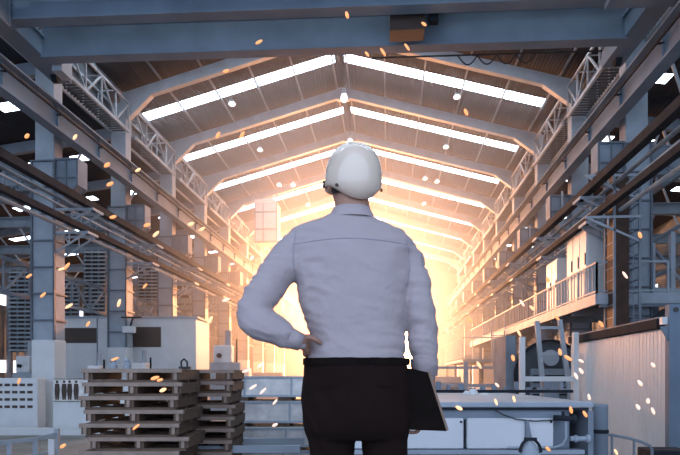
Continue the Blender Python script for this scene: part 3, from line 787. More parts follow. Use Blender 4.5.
# louvred panels on the aisle
for i, (px0, px1, yt, yb, d, lab) in enumerate(((9, 32, 270, 352, 31, 'louvred steel screen left of the nearest column'), (54, 78, 278, 318, 33, 'louvred steel screen above the booth, left part'), (84, 105, 250, 318, 34, 'louvred steel screen above the booth, right part'), (138, 158, 245, 300, 40, 'louvred steel screen between second and third columns'))):
    a = at(px0, yb, d); w = (px1-px0)/600*d; h = (yb-yt)/600*d
    e = empty('louvre_screen', (a.x, a.y, FL), lab, 'screen', 'louvre screens', rz=TH); z0 = a.z-FL; s = MB(); n = int(h/.22)
    M = Matrix.Rotation(.6, 3, 'X')
    for k in range(n): s.box((w/2, 0, z0+.1+k*h/n), (w, .18, .03), M)
    s.build('slats', STEEL2, e); s = MB()
    for x in (0, w/3, 2*w/3, w): s.bar((x, .08, 0), (x, .08, z0+h), .07)
    s.build('frame', STEEL, e); MB().b2((0, .14, z0), (w, .16, z0+h)).build('backing', BROWN, e)
# hanging floodlight near the second column
q = at(128, 331, 24.0)
e = empty('flood_lamp', (XL+.42, q.y, q.z-.1), 'white flood lamp on a dark bracket between the second and third left columns', 'lamp')
e.location = at(129, 328, 27.2)
MB().bar((-.45, .2, .5), (.5, .2, .5), .07).build('bracket_arm', DARK, e)
MB().bar((.1, .2, .5), (.0, .1, .05), .06).build('bracket_arm', DARK, e)
MB().b2((-.28, -.1, -.22), (.28, .12, .08)).build('lamp_head', WHITE, e, bevel=.02)
# corner railing bottom left
e = empty('floor_railing', at(0, 455, 12.5), 'pale steel railing at the bottom left corner', 'railing', rz=TH); e.location.z = FL; b0 = e.location.copy()
def cq(px, py, d): v = at(px, py, d)-b0; return Vector((v.dot(RT), v.dot(FW), v.z))
s = MB(); a1, a2, a3 = cq(-30, 446, 12.0), cq(36, 439, 13), cq(57, 434, 13.5)
s.bar(a1, a2, .08); s.bar(a2, a3, .08); dn = Vector((0, 0, -.35)); s.bar(a1+dn, a2+dn, .06); s.bar(a2+dn, a3+dn, .06)
s.build('rail', STEEL2, e)
for pt in (a1, a2, cq(10, 442, 12.6), a3): MB().bar((pt.x, pt.y, 0), pt+Vector((0, 0, .02 if pt is not a3 else .12)), .1).build('post', STEEL2, e)
MB().b2((cq(48, 440, 12.9).x, cq(48, 440, 12.9).y, .28), (cq(53, 440, 12.9).x+.02, cq(48, 440, 12.9).y+.03, .62)).build('notice_plate', WHITE, e)

# ------------------------------------------------------------ right aisle bits
e = empty('inclined_conveyor', (9.6, 19.6, FL), 'inclined stair with tube handrails rising at the right edge', 'stair', rz=TH); b0 = e.location.copy()
def cs(px, py, d): v = at(px, py, d)-b0; return Vector((v.dot(RT), v.dot(FW), v.z))
s = MB().tube(cs(633, 253, 21.2), cs(700, 214, 21.2), .07).tube(cs(632, 286, 21.2), cs(700, 256, 21.2), .07); s.build('handrail', RIB, e)
for px, y0, y1 in ((652, 243, 295), (672, 232, 298)): MB().bar(cs(px, y0, 21.2), cs(px, y1, 21.2), .16).build('post', STEEL2, e)
s = MB().bar(cs(650, 244, 21.2), cs(690, 292, 21.2), .09).bar(cs(634, 254, 21.2), cs(654, 290, 21.2), .09); s.build('brace', STEEL, e)
MB().bar(cs(643, 290, 21.2), cs(690, 293, 21.2), .3, .2).build('landing_beam', STEEL2, e)
for px in (655, 685): q = cs(px, 293, 21.4); MB().bar((q.x, q.y, 0), q, .2).build('support_leg', STEEL, e)
e = empty('belt_machine', (at(702, 375, 18).x, at(702, 375, 18).y, FL), 'dark round machine behind the enclosure at the right edge', 'machine', rz=TH)
MB().b2((-.9, .1, 0), (1.6, 1.5, 2.9)).build('housing', DARK, e, bevel=.05)
MB().tube((0, -.1, 3.1), (0, 1.2, 3.1), 1.15, n=36).build('wheel', DARK, e)
MB().tube((0, -.18, 3.1), (0, -.1, 3.1), .3, n=24).build('hub', STEEL, e)
MB().b2((-1.7, .4, 0), (-.95, 1.4, 2.75)).build('gearbox', STEEL, e, bevel=.05)

# ------------------------------------------------------------ distant clutter
random.seed(21)
for i, (px, d, w, h, m, lab) in enumerate(((437, 40, 3.2, 1.9, STEEL2, 'pale steel cabinet row standing far down the hall, right of the forearm'), (452, 34, 1.4, 1.6, STEEL, 'grey machine cabinet far behind the hard hats'), (418, 55, 4, 2.4, WHITE, 'pale container at the far end of the hall, right'), (262, 44, 3, 2.2, STEEL2, 'pale machine cabinet far behind the bent elbow'), (232, 36, 2, 2.4, WHITE, 'white cabinet behind the white crates'))):
    q = at(px, 375, d); e = empty('far_cabinet', (q.x, q.y, FL), lab, 'cabinet', rz=TH)
    MB().b2((-w/2, 0, 0), (w/2, 1.2, h)).build('body', m, e, bevel=.03)
    n = max(2, int(w/.8))
    for k in range(n):
        MB().b2((-w/2+w*k/n+.04, -.03, .1), (-w/2+w*(k+1)/n-.04, 0, h-.1)).build('door', m, e)
e = empty('pipe_gantry', (1.5, 29, FL), 'thin horizontal pipe gantry behind the machine bed', 'gantry')
s = MB().bar((0, 0, 1.5), (6, 0, 1.5), .16).bar((0, 0, 2.35), (6, 0, 2.35), .12); s.build('beam', STEEL2, e)
for x in (0, 2.2, 3.9, 6): MB().bar((x, 0, 0), (x, 0, 2.6), .22).build('post', STEEL2, e)

# ------------------------------------------------------------ platform under the man (he stands on a steel deck)
e = empty('steel_platform', (0, 0, FL), 'steel platform the man stands on', 'platform')
MB().b2((-2.2, -1.5, .94), (2.2, 2.9, 1.0)).build('deck', GRATE, e)
for x in (-2.1, 2.1):
    for y in (-1.4, 2.8): MB().bar((x, y, 0), (x, y, .94), .12).build('leg', STEEL, e)

# ------------------------------------------------------------ the man
D0 = 2.143
def mp(px, py, dz=0.0): return at(px, py, D0+dz)
def sring(c, rx, ry, n=28, ax=None, ay=None, e=2.3):
    ax = ax or RT; ay = ay or FW; out = []
    for i in range(n):
        a = 2*PI*i/n; ca, sa = math.cos(a), math.sin(a)
        out.append(c+ax*(rx*abs(ca)**(2/e)*(1 if ca >= 0 else -1))+ay*(ry*abs(sa)**(2/e)*(1 if sa >= 0 else -1)))
    return out
def limb(mb, pts, n=18):
    "pts: (point, radius) list; smooth catmull interpolation"
    P = [Vector(p) for p, r in pts]; Rr = [r for p, r in pts]; out = []; m = len(P)
    for i in range(m-1):
        p0, p1, p2, p3 = P[max(0, i-1)], P[i], P[i+1], P[min(m-1, i+2)]
        st = 5
        for k in range(st):
            u = k/st
            q = .5*((2*p1)+(p2-p0)*u+(2*p0-5*p1+4*p2-p3)*u*u+(3*p1-p0-3*p2+p3)*u**3)
            out.append((q, Rr[i]+(Rr[i+1]-Rr[i])*u))
    out.append((P[-1], Rr[-1]))
    mb.path([q for q, r in out], [r for q, r in out], n)
    for q, r in (out[0], out[-1]): mb.lathe(q, [(r*math.cos(t*PI/12), r*math.sin(t*PI/12)) for t in (-5.5, -3, -1, 0, 1, 3, 5.5)], n)
    return mb
def remesh(mb, name, m, parent, vox, smooth=6, disp=None, folds=None):
    o = mb.build('tmp', m); md = o.modifiers.new('r', 'REMESH'); md.mode = 'VOXEL'; md.voxel_size = vox; md.use_smooth_shade = True
    s = o.modifiers.new('s', 'SMOOTH'); s.iterations = smooth; s.factor = .5
    if disp:
        for st, sz, sd in disp:
            t = bpy.data.textures.new('folds', 'CLOUDS'); t.noise_scale = sz; t.noise_depth = 1; t.noise_type = 'HARD_NOISE'
            dm = o.modifiers.new('d', 'DISPLACE'); dm.texture = t; dm.strength = st; dm.texture_coords = 'LOCAL'; dm.mid_level = .5
    dg = bpy.context.evaluated_depsgraph_get(); me = bpy.data.meshes.new_from_object(o.evaluated_get(dg))
    me.name = name; n = bpy.data.objects.new(name, me); COL.objects.link(n); n.parent = parent
    me.materials.clear(); me.materials.append(m)
    for p in me.polygons: p.use_smooth = True
    bpy.data.objects.remove(o)
    if folds:
        from mathutils import noise
        amp, fr = folds; nv = [v.normal.copy() for v in me.vertices]
        for v, q in zip(me.vertices, nv):
            c_ = v.co; w_ = noise.noise_vector(c_*4.0)*.35
            p_ = Vector((c_.x*fr[0]+c_.z*1.8, c_.y*fr[1], c_.z*fr[2]+c_.x*2.0))+w_*2
            r_ = (1-abs(noise.noise(p_))*2.6)          # ridged folds
            r2 = (1-abs(noise.noise(p_*2.3+Vector((7, 3, 1))))*2.6)
            side = min(1, max(.45, abs((c_-mp(356, 290)).dot(RT))/.16))
            v.co += q*(amp*side*(r_*.75+r2*.35-.35))
    return n

UP = Vector((0, 0, 1))
# torso rings: py, xl, xr, half depth, depth offset
TOR = [(213, 334, 368, .052, .0), (217, 327, 371, .062, .0), (222, 312, 380, .075, .0), (227, 299, 391, .086, .0), (233, 291, 403, .098, .0), (241, 289, 412.5, .108, .0), (250, 289, 414, .115, .0), (268, 291, 412, .122, .0),
       (290, 297, 409, .122, .0), (312, 303, 405.5, .117, .0), (335, 308.5, 404, .112, .0), (352, 307.5, 405, .113, .0), (358, 308, 405, .112, .0), (368, 310, 403, .106, .0)]
def tring(row, grow=0):
    py, xl, xr, hd, dz = row; cpt = mp((xl+xr)/2, py, dz); return sring(cpt, (xr-xl)/2/600*D0+grow, hd+grow, 36)
EL = mp(251, 315, -.10); SHL = mp(301, 246, .0); WRL = mp(299, 341, -.10)
# shirt
sh = MB(); sh.loft([tring(r) for r in TOR])
PXM = D0/600
limb(sh, [(mp(306, 245, 0), 20*PXM), (mp(290, 259, -.01), 19*PXM), (mp(272, 281, -.04), 17.0*PXM), (mp(258, 301, -.08), 16.2*PXM), (mp(254, 316, -.10), 16.5*PXM), (mp(263, 325, -.115), 17.0*PXM), (mp(276, 331, -.12), 13.5*PXM), (mp(288, 337, -.115), 10.5*PXM), (mp(299, 341.5, -.105), 8.8*PXM)])
limb(sh, [(mp(396, 250, 0), 18*PXM), (mp(408.5, 264, 0), 16.2*PXM), (mp(414, 280, -.0), 15.5*PXM), (mp(419, 306, -.01), 14.5*PXM), (mp(422.8, 335, .0), 14.8*PXM), (mp(424, 355, .01), 13.6*PXM), (mp(424.5, 370, .015), 12.6*PXM)])
# ------ body skin
bd = MB()
MH = 1.0
HC = mp(352, 181, .02)     # head centre
fdir = (FW*math.cos(.29)-RT*math.sin(.29)).normalized(); fdir = (fdir+UP*.10).normalized(); hr = fdir.cross(UP).normalized(); hu = hr.cross(fdir).normalized()
def hp(a, b, c): return HC+hr*a+fdir*b+hu*c
rings = []
for (z, rx, rf, rb) in ((.115, .012, .012, .012), (.108, .040, .045, .045), (.088, .062, .07, .075), (.055, .074, .088, .092), (.02, .077, .096, .096), (-.02, .073, .096, .090), (-.05, .066, .092, .075), (-.08, .056, .088, .055), (-.105, .040, .078, .03), (-.12, .02, .06, .0)):
    rg = []
    for i in range(28):
        a = 2*PI*i/28; rg.append(hp(rx*math.cos(a), (rf if math.sin(a) > 0 else rb)*math.sin(a), z))
    rings.append(rg)
bd.loft(rings)
bd.loft([[hp(x, y, z) for x, y, z in ((-.008, .088, .03), (.008, .088, .03), (.008, .098, .03), (-.008, .098, .03))], [hp(x, y, z) for x, y, z in ((-.017, .08, -.028), (.017, .08, -.028), (.01, .122, -.026), (-.01, .122, -.026))]])   # nose
for sx in (-1, 1):   # ears
    bd.loft([[hp(sx*(.066+o_), -.004+.019*math.cos(2*PI*i/12)*k_, -.012+.034*math.sin(2*PI*i/12)*k_) for i in range(12)] for o_, k_ in ((0, .8), (.012, .95), (.022, 1.0), (.026, .7))])
bd.loft([[hp(x, y, z) for x, y, z in ((-.024, .085, -.066), (.024, .085, -.066), (.018, .1, -.064), (-.018, .1, -.064))], [hp(x, y, z) for x, y, z in ((-.022, .085, -.08), (.022, .085, -.08), (.016, .098, -.078), (-.016, .098, -.078))]])  # lips
bd.loft([sring(mp(351.5, 190, .015), .058, .062), sring(mp(352, 202, .01), .060, .062), sring(mp(352, 212, .005), .066, .064), sring(mp(352, 224, .0), .09, .07)])
bd.loft([tring(r, -.022) for r in TOR])
def fing(pts, r0, r1):
    n = len(pts); limb(bd, [(p, r0+(r1-r0)*i/(n-1)) for i, p in enumerate(pts)], 10)
# arms
limb(bd, [(mp(306, 245, 0), .055), (mp(272, 281, -.04), .040), (mp(256, 313, -.095), .036), (mp(276, 331, -.12), .030), (mp(299, 341.5, -.105), .026)])
limb(bd, [(mp(395, 252, 0), .045), (mp(414, 280, 0), .040), (mp(422, 330, 0), .034), (mp(424.5, 370, .015), .028), (mp(427, 379, .02), .029)])
# left hand resting on the hip: back of the hand towards the camera, fingers pointing inward
bd.loft([sring(mp(299, 341.5, -.100), .026, .019, 16, UP, FW), sring(mp(304, 343, -.088), .029, .02, 16, UP, FW), sring(mp(308, 344.5, -.066), .034, .020, 16, UP, FW), sring(mp(307.5, 346, -.040), .036, .016, 16, UP, RT), sring(mp(305.5, 347, -.018), .034, .013, 16, UP, RT)])
for k, (y0, L_) in enumerate(((341, .050), (345.3, .060), (349.6, .056), (353.4, .042))):
    fing([mp(306.5, y0, -.028), mp(304.5, y0+.6, -.005), mp(304.6, y0+1.4, .018), mp(306, y0+2.6, .018+L_*.55), mp(309, y0+3.6, .018+L_)], .0092 if k < 3 else .0082, .0068 if k < 3 else .006)
fing([mp(303, 339, -.095), mp(308, 337, -.107), mp(313.5, 338.8, -.108), mp(317.5, 341, -.103), mp(320.5, 343.2, -.096)], .0125, .0078)
# right hand holding the folder from its far side, fingers hooked under the lower edge
bd.loft([sring(mp(427.5, 374, .02), .025, .028, 16), sring(mp(429, 384, .03), .021, .036, 16), sring(mp(427.5, 396, .04), .019, .041, 16), sring(mp(426, 404, .04), .016, .040, 16)])
for k, dd in enumerate((.075, .052, .029, .007)):
    fing([mp(427, 398, dd), mp(425, 409, dd+.008), mp(423-k*.4, 420, dd+.006), mp(419.5-k*.5, 429+k*.6, dd-.002), mp(414-k*.7, 432.5, dd-.012), mp(409.5-k*.5, 431.5, dd-.022)], .0094, .0070)
fing([mp(430, 381, .005), mp(432.5, 388, -.004), mp(433.5, 395, -.006), mp(432.5, 401, -.002)], .0118, .0090)
# legs and feet under the clothes
def leg(mbq, xk, grow, foot=False):
    pts = [(mp(xk, 398), .082), (mp(xk, 430), .080), (mp(xk, 470, .0), .070), (mp(xk, 505, .0), .056), (mp(xk, 525, -.005), .050), (mp(xk, 560, .0), .049), (mp(xk, 600, .0), .039), (mp(xk, 640, -.005), .034)]
    limb(mbq, [(p, r+grow) for p, r in pts], 22)
for xk in (332.5, 383): leg(bd, xk, -.012)
for xk in (331, 384.5):
    c_ = mp(xk, 648, 0)
    bd.loft([sring(Vector((c_.x, c_.y, .045))+FW*y_, w_, h_, 14, RT, UP) for y_, w_, h_ in ((-.07, .02, .02), (-.05, .033, .035), (.02, .036, .036), (.1, .042, .026), (.16, .036, .018), (.185, .012, .01))])
man = remesh(bd, 'person', SKIN, None, .0042, 3)
tag(man, 'man seen from behind in pale shirt, dark trousers and white helmet, hand on hip', 'person')
for sx in (-1, 1):
    MB().lathe(hp(sx*.031, .086, .012), [(.001, -.011), (.008, -.008), (.011, 0), (.008, .008), (.001, .011)], 14).build('eye', WHITE, man, smooth=True)
shirt = remesh(sh, 'shirt', SHIRT, man, .006, 5, None, folds=(.0085, (5, 5, 15)))
# collar, yoke seam, cuffs
cl = MB(); cl.loft([sring(mp(351.5, 220, .0), .084, .078, 32), sring(mp(351.5, 215, .0), .0765, .074, 32), sring(mp(351.5, 209, .004), .0655, .068, 32), sring(mp(351.8, 208.7, .004), .061, .063, 32), sring(mp(351.8, 217, .0), .063, .062, 32)], cap=False)
co = cl.build('collar', SHIRT, shirt, smooth=True)
def torsurf(px, py):   # near (camera side) surface of the torso at a pixel
    for a_, b_ in zip(TOR[:-1], TOR[1:]):
        if a_[0] <= py <= b_[0]:
            u = (py-a_[0])/(b_[0]-a_[0]); row = [a_[i]+(b_[i]-a_[i])*u for i in range(5)]; break
    cx = (row[1]+row[2])/2; hw = (row[2]-row[1])/2; t = min(.999, abs(px-cx)/hw)
    return -row[3]*(1-t**2.3)**(1/2.3)
from mathutils.bvhtree import BVHTree
bvh = BVHTree.FromPolygons([v.co.copy() for v in shirt.data.vertices], [tuple(p_.vertices) for p_ in shirt.data.polygons])
def onshirt(px, py, off=.0006):
    d_ = (mp(px, py)-EYE).normalized(); h_ = bvh.ray_cast(EYE, d_)
    return (h_[0]-d_*off) if h_[0] is not None else None
def seam(name, pts_, r_=.0017):
    q_ = [onshirt(*p_) for p_ in pts_]; q_ = [p_ for p_ in q_ if p_ is not None]
    if len(q_) > 2: MB().path(q_, r_, 6).build(name, SEAM, shirt)
seam('yoke_seam', [(292+i*3.2, 244.5-6.5*math.sin(PI*i/36)) for i in range(37)])
seam('armhole_seam', [(296-4.0*math.sin(PI*i/20)+i*.12, 231+i*2.9) for i in range(19)])
seam('armhole_seam', [(405+5.5*math.sin(PI*i/22)-i*.1, 231+i*3.2) for i in range(19)])
cf = MB(); ax = (mp(301, 342.3, -.104)-mp(288, 337, -.115)).normalized(); cx_ = ax.cross(UP).normalized(); cy_ = cx_.cross(ax)
cf.loft([sring(mp(287.5, 337, -.115), .040, .038, 24, cx_, cy_, 2), sring(mp(294, 339.6, -.11), .037, .034, 24, cx_, cy_, 2), sring(mp(301, 342.3, -.105), .0345, .031, 24, cx_, cy_, 2), sring(mp(301, 342.3, -.105), .030, .028, 24, cx_, cy_, 2), sring(mp(287.5, 337, -.115), .030, .03, 24, cx_, cy_, 2)], cap=False)
cf.build('cuff', SHIRT, shirt, smooth=True)
cf = MB(); cf.loft([sring(mp(424.2, 359, .01), .0500, .0500, 24, e=2), sring(mp(424.6, 376, .018), .0465, .0465, 24, e=2), sring(mp(424.6, 376, .018), .041, .041, 24, e=2), sring(mp(424.2, 359, .01), .041, .041, 24, e=2)], cap=False)
cf.build('cuff', SHIRT, shirt, smooth=True)
# trousers
tr = MB(); tr.loft([sring(mp((xl+xr)/2, py, 0), (xr-xl)/2*PXM, hd, 36) for py, xl, xr, hd in ((358.5, 305, 407.5, .120), (366, 304.5, 408, .121), (380, 303.5, 410, .125), (398, 302, 412, .132), (415, 303, 412, .130), (430, 305, 411, .118), (438, 308, 409, .10))])
for xk in (332, 385): leg(tr, xk, .006)
pants = remesh(tr, 'trousers', TROUS, man, .007, 4, None, folds=(.007, (9, 9, 4)))
bl = MB(); bl.loft([sring(mp(356.3, py, 0), .1905+g_, .1245+g_, 40) for py, g_ in ((358.5, -.004), (358.5, .0), (365, .001), (365, -.004))], cap=False); bl.build('belt', LEATH, pants, smooth=False)
for sx, cx in ((-1, 325), (1, 388)):
    a_ = mp(cx-11, 385, -.130); b_ = mp(cx+11, 384, -.132)
    MB().bar(a_, b_, .003, .004).build('back_pocket_seam', TROUS, pants)
for xk in (331, 384.5):
    c_ = mp(xk, 648, 0)
    s = MB(); s.loft([sring(Vector((c_.x, c_.y, .05))+FW*y_, w_, h_, 18, RT, UP, 2.6) for y_, w_, h_ in ((-.1, .02, .045), (-.085, .04, .048), (.0, .046, .049), (.09, .052, .046), (.16, .047, .036), (.205, .025, .03))])
    s.build('shoe', LEATH, man, smooth=True)
# hair strip below the helmet
hb_ = MB(); rg = []
for (z, k_) in ((.05, 1.045), (.0, 1.05), (-.035, 1.05), (-.055, .98)):
    rg.append([hp(.077*k_*math.cos(a), .092*k_*math.sin(a), z) for a in [PI*1.04+(PI*.92)*i/20 for i in range(21)]])
vs = [v for r_ in rg for v in r_]; fs = [(j*21+i, j*21+i+1, (j+1)*21+i+1, (j+1)*21+i) for j in range(3) for i in range(20)]
hb_.add(vs, fs); hb_.build('hair', HAIR, man, smooth=True)
# helmet
he = MB(); n = 48; rows = []
HX = .1015; HF = .122; HB = .120
hcx = HC+(RT*.0045)+UP*.0
def hel(a, z, k=1.0, low=0):
    return hcx + hr*(HX*k*math.cos(a)) + fdir*((HF if math.sin(a) > 0 else HB)*k*math.sin(a)) + hu*z
prof = [(0.02, .1315), (.22, .1295), (.42, .123), (.60, .112), (.75, .096), (.87, .074), (.95, .048), (.99, .02), (1.0, -.006), (.99, -.018)]
outer = []
for k_, z in prof: outer.append([hel(2*PI*i/n, z, k_) for i in range(n)])
def back(i): return max(0, -math.sin(2*PI*i/n))
outer.append([hel(2*PI*i/n, -.023-.022*back(i)**1.3, .985-.03*back(i)) for i in range(n)])
# lower rim: deeper at nape, higher at the front
def rimz(a): return -.026-.054*max(0, -math.sin(a))**1.3+.02*max(0, math.sin(a))
outer.append([hel(2*PI*i/n, rimz(2*PI*i/n), .965 if math.sin(2*PI*i/n) > 0 else .965-.20*(-math.sin(2*PI*i/n))**.5) for i in range(n)])
inner = [[hel(2*PI*i/n, rimz(2*PI*i/n)+.002, .92 if math.sin(2*PI*i/n) > 0 else .92-.20*(-math.sin(2*PI*i/n))**.5) for i in range(n)], [hel(2*PI*i/n, .03, .93) for i in range(n)], [hel(2*PI*i/n, .10, .65) for i in range(n)], [hel(2*PI*i/n, .128, .02) for i in range(n)]]
he.loft(outer+inner)
hm = he.build('helmet', HELM, man, smooth=True)
pk = MB(); lo_, hi_ = [], []
for i in range(17):
    a = PI*(.12+.76*i/16); e_ = .022*math.sin(PI*i/16)
    lo_.append((a, e_))
v = []
for a, e_ in lo_:
    base = hel(a, -.018, .98); d_ = (hr*math.cos(a)+fdir*math.sin(a)).normalized()
    v += [base, base+d_*e_-hu*e_*.35, base+d_*e_-hu*(e_*.35+.005), base-hu*.006]
pk.add(v, [(4*i+j, 4*i+(j+1) % 4, 4*(i+1)+(j+1) % 4, 4*(i+1)+j) for i in range(16) for j in range(4)]); pk.build('peak', HELM, hm)
for a in (PI*1.20, PI*1.86):
    p_ = hel(a, -.035, .99); d_ = (p_-hcx); d_ -= hu*d_.dot(hu); d_.normalize()
    MB().tube(p_-d_*.004, p_+d_*.003, .0055, n=14).build('rivet', BROWN, hm)
gl = MB(); p_ = [hel(PI*(.60+.05*i), -.002-.003*i, 1.015) for i in range(7)]
gl.path(p_, .006, 8); gl.build('strap', BLACK, hm)
gg = MB(); base = hel(PI*.86, -.008, 1.03); gg.box(base, (.008, .016, .022), None); gg.build('goggle_clip', BLACK, hm, bevel=.003)
# folder held in his right hand
fo_c = [mp(398, 367, -.02), mp(424.5, 372.5, .00), mp(443, 430.5, .0), mp(404, 429, -.02)]
nrm = (fo_c[1]-fo_c[0]).cross(fo_c[3]-fo_c[0]).normalized()
if nrm.dot(FW) > 0: nrm = -nrm
def slab_(cs, off, th, name, m, par):
    s = MB(); v = [c_+nrm*off for c_ in cs]+[c_+nrm*(off-th) for c_ in cs]
    s.add(v, [(0, 1, 2, 3), (7, 6, 5, 4), (0, 4, 5, 1), (1, 5, 6, 2), (2, 6, 7, 3), (3, 7, 4, 0)]); return s.build(name, m, par, bevel=.0015)
fe = empty('document_folder', fo_c[3], 'dark document folder with pale edge held at the man\'s side', 'folder')
sh_ = lambda cs: [c_-fo_c[3] for c_ in cs]
slab_(sh_(fo_c), .036, .004, 'front_cover', LEATH, fe)
ix = [fo_c[0].lerp(fo_c[1], .05), fo_c[0].lerp(fo_c[1], .96), fo_c[3].lerp(fo_c[2], .96), fo_c[3].lerp(fo_c[2], .05)]
slab_(sh_(ix), .0318, .0125, 'pages', PAPER, fe); slab_(sh_(fo_c), .019, .004, 'back_cover', LEATH, fe)
ed = MB(); ed.bar(sh_(fo_c)[1]+nrm*.029+RT*.004, sh_(fo_c)[2]+nrm*.029+RT*.004+UP*.003, .010, .012); ed.build('pale_edge', PAPER, fe)

# ------------------------------------------------------------ glowing sparks
SP = [(27, 136, 0), (75, 137, 1), (259, 42, 0), (226, 71, 0), (218, 135, 0), (242, 135, 0), (347, 15, 0), (424, 24, 0), (407, 47, 0), (383, 52, 0), (367, 54, 0), (466, 112, 0), (107, 165, 0), (138, 170, 1), (110, 184, 0), (113, 217, 0), (147, 225, 0), (156, 234, 1),
      (29, 276, 0), (62, 269, 1), (67, 266, 0), (43, 295, 0), (69, 306, 1), (145, 286, 0), (119, 303, 1), (191, 224, 1), (202, 229, 1), (252, 258, 2), (625, 275, 2), (19, 381, 0), (115, 359, 0), (160, 380, 0), (163, 390, 1), (155, 378, 0), (136, 427, 0), (63, 446, 0),
      (260, 366, 2), (253, 387, 2), (263, 391, 2), (275, 402, 2), (275, 425, 2), (246, 371, 2), (459, 408, 1), (496, 402, 1), (404, 446, 2), (479, 365, 1), (532, 308, 1), (519, 333, 1), (513, 358, 0), (514, 399, 1), (568, 358, 0), (581, 361, 2), (581, 371, 2), (576, 376, 2),
      (589, 397, 2), (571, 410, 0), (585, 414, 0), (548, 449, 0), (640, 383, 2), (653, 365, 2), (648, 401, 2), (638, 407, 2), (653, 411, 2), (616, 452, 1), (601, 324, 0), (560, 352, 0), (557, 318, 0), (640, 235, 0), (522, 303, 2), (497, 385, 2), (88, 324, 0), (210, 320, 1), (226, 300, 2), (448, 300, 1), (446, 330, 1), (470, 320, 0), (548, 280, 0)]
random.seed(9)
def ember(m):
    s = MB(); s.lathe((0, 0, 0), [(.02, -1), (.55, -.85), (.9, -.5), (1, 0), (.85, .5), (.5, .85), (.02, 1)], 8)
    o = s.build('flying_spark', m, smooth=True); return o
pro = [ember(m) for m in EMB]; used = [False]*3
for px, py, c_ in SP:
    d = random.uniform(4.2, 5.6) if py > 330 else random.uniform(5, 9)
    o = pro[c_] if not used[c_] else pro[c_].copy()
    if used[c_]: COL.objects.link(o)
    used[c_] = True
    ang = math.radians(random.uniform(100, 155) if px > 330 else random.uniform(15, 65))
    L = random.uniform(3.0, 4.6)/600*d; r = random.uniform(1.2, 1.9)/600*d
    o.location = at(px, py, d); dirv = (RT*math.cos(ang)+UP*math.sin(ang)+FW*random.uniform(-.4, .4)).normalized()
    o.rotation_mode = 'QUATERNION'; o.rotation_quaternion = dirv.to_track_quat('Z', 'Y'); o.scale = (r, r, L)
    tag(o, ['small orange glowing spark flying through the air', 'bright yellow-orange glowing spark flying through the air', 'pale glowing spark flying through the air'][c_], 'spark', ['orange flying sparks', 'bright flying sparks', 'pale flying sparks'][c_])

# ------------------------------------------------------------ haze
hz_ = MB().b2((-12.3, 24.5, FL+.01), (8.1, Y1-.1, 17.3)).build('dusty_haze', None or STEEL)
m = bpy.data.materials.new('haze'); m.use_nodes = True; nt = m.node_tree; nt.nodes.clear()
out = nt.nodes.new('ShaderNodeOutputMaterial'); vs_ = nt.nodes.new('ShaderNodeVolumeScatter')
vs_.inputs['Density'].default_value = .0125; vs_.inputs['Anisotropy'].default_value = .72; vs_.inputs['Color'].default_value = (.97, .97, 1, 1)
nt.links.new(vs_.outputs[0], out.inputs['Volume']); hz_.data.materials.clear(); hz_.data.materials.append(m)
tag(hz_, 'dusty haze glowing orange towards the far end of the hall', 'haze', kind='stuff')

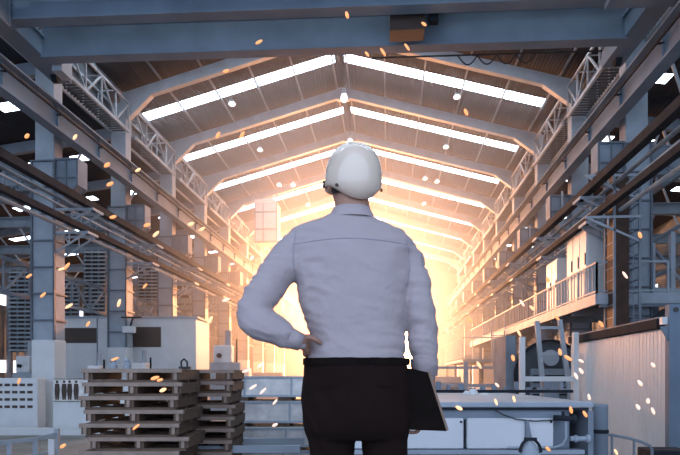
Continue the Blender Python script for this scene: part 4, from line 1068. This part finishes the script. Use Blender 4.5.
# added scattering volume in mid hall, shaped to concentrate the orange glow
cc = at(342, 298, 40)
dc = MB().lathe((0, 0, 0), [(max(.02, math.cos(a)), math.sin(a)) for a in [PI*(-.5+k/14) for k in range(15)]], 28).build('glow_volume', STEEL)
dc.location = cc; dc.scale = (10.5, 30, 9.5); tag(dc, 'added haze volume concentrating the orange glow in the middle of the hall', 'glow_haze', kind='stuff')
m = bpy.data.materials.new('glow_haze'); m.use_nodes = True; nt = m.node_tree; nt.nodes.clear()
out = nt.nodes.new('ShaderNodeOutputMaterial'); v2 = nt.nodes.new('ShaderNodeVolumeScatter'); v2.inputs['Anisotropy'].default_value = .6
tcn = nt.nodes.new('ShaderNodeTexCoord'); ln = nt.nodes.new('ShaderNodeVectorMath'); ln.operation = 'LENGTH'
nt.links.new(tcn.outputs['Object'], ln.inputs[0]); mr = nt.nodes.new('ShaderNodeMapRange'); 
mr.inputs['From Min'].default_value = .05; mr.inputs['From Max'].default_value = 1.0; mr.inputs['To Min'].default_value = 1; mr.inputs['To Max'].default_value = 0
nt.links.new(ln.outputs['Value'], mr.inputs['Value']); pw = nt.nodes.new('ShaderNodeMath'); pw.operation = 'POWER'; pw.inputs[1].default_value = 1.5; nt.links.new(mr.outputs['Result'], pw.inputs[0])
ml = nt.nodes.new('ShaderNodeMath'); ml.operation = 'MULTIPLY'; ml.inputs[1].default_value = .05; nt.links.new(pw.outputs[0], ml.inputs[0]); nt.links.new(ml.outputs[0], v2.inputs['Density']); nt.links.new(v2.outputs[0], out.inputs['Volume'])
dc.data.materials.clear(); dc.data.materials.append(m)

# ------------------------------------------------------------ lights
def plight(name, loc, e_, col, r):
    l = bpy.data.lights.new(name, 'POINT'); l.energy = e_; l.color = col; l.shadow_soft_size = r
    o = bpy.data.objects.new(name, l); COL.objects.link(o); o.location = loc; return o
plight('added_glow_lamp', at(350, 292, 68), 85000, (1, .40, .16), .8)  # added point lamps inside the hall, put in to light the haze orange
plight('added_glow_lamp', at(342, 296, 50), 15000, (1, .36, .12), .6)
w = bpy.data.worlds.new('World'); SC.world = w; w.use_nodes = True
bg = w.node_tree.nodes['Background']; bg.inputs['Color'].default_value = (.57, .72, 1, 1); bg.inputs['Strength'].default_value = 1.9

# ------------------------------------------------------------ camera, view
cam = bpy.data.cameras.new('Camera'); co_ = bpy.data.objects.new('Camera', cam); COL.objects.link(co_); SC.camera = co_
co_.location = EYE; co_.rotation_euler = (PI/2, 0, TH); cam.sensor_width = 36; cam.lens = 36*600/680; cam.shift_y = 147.5/680; cam.clip_end = 300
SC.view_settings.view_transform = 'Standard'; SC.view_settings.look = 'None'; SC.view_settings.gamma = 1; SC.view_settings.exposure = 0
SC.cycles.use_denoising = True; SC.cycles.max_bounces = 6; SC.cycles.volume_bounces = 0; SC.cycles.use_light_tree = True
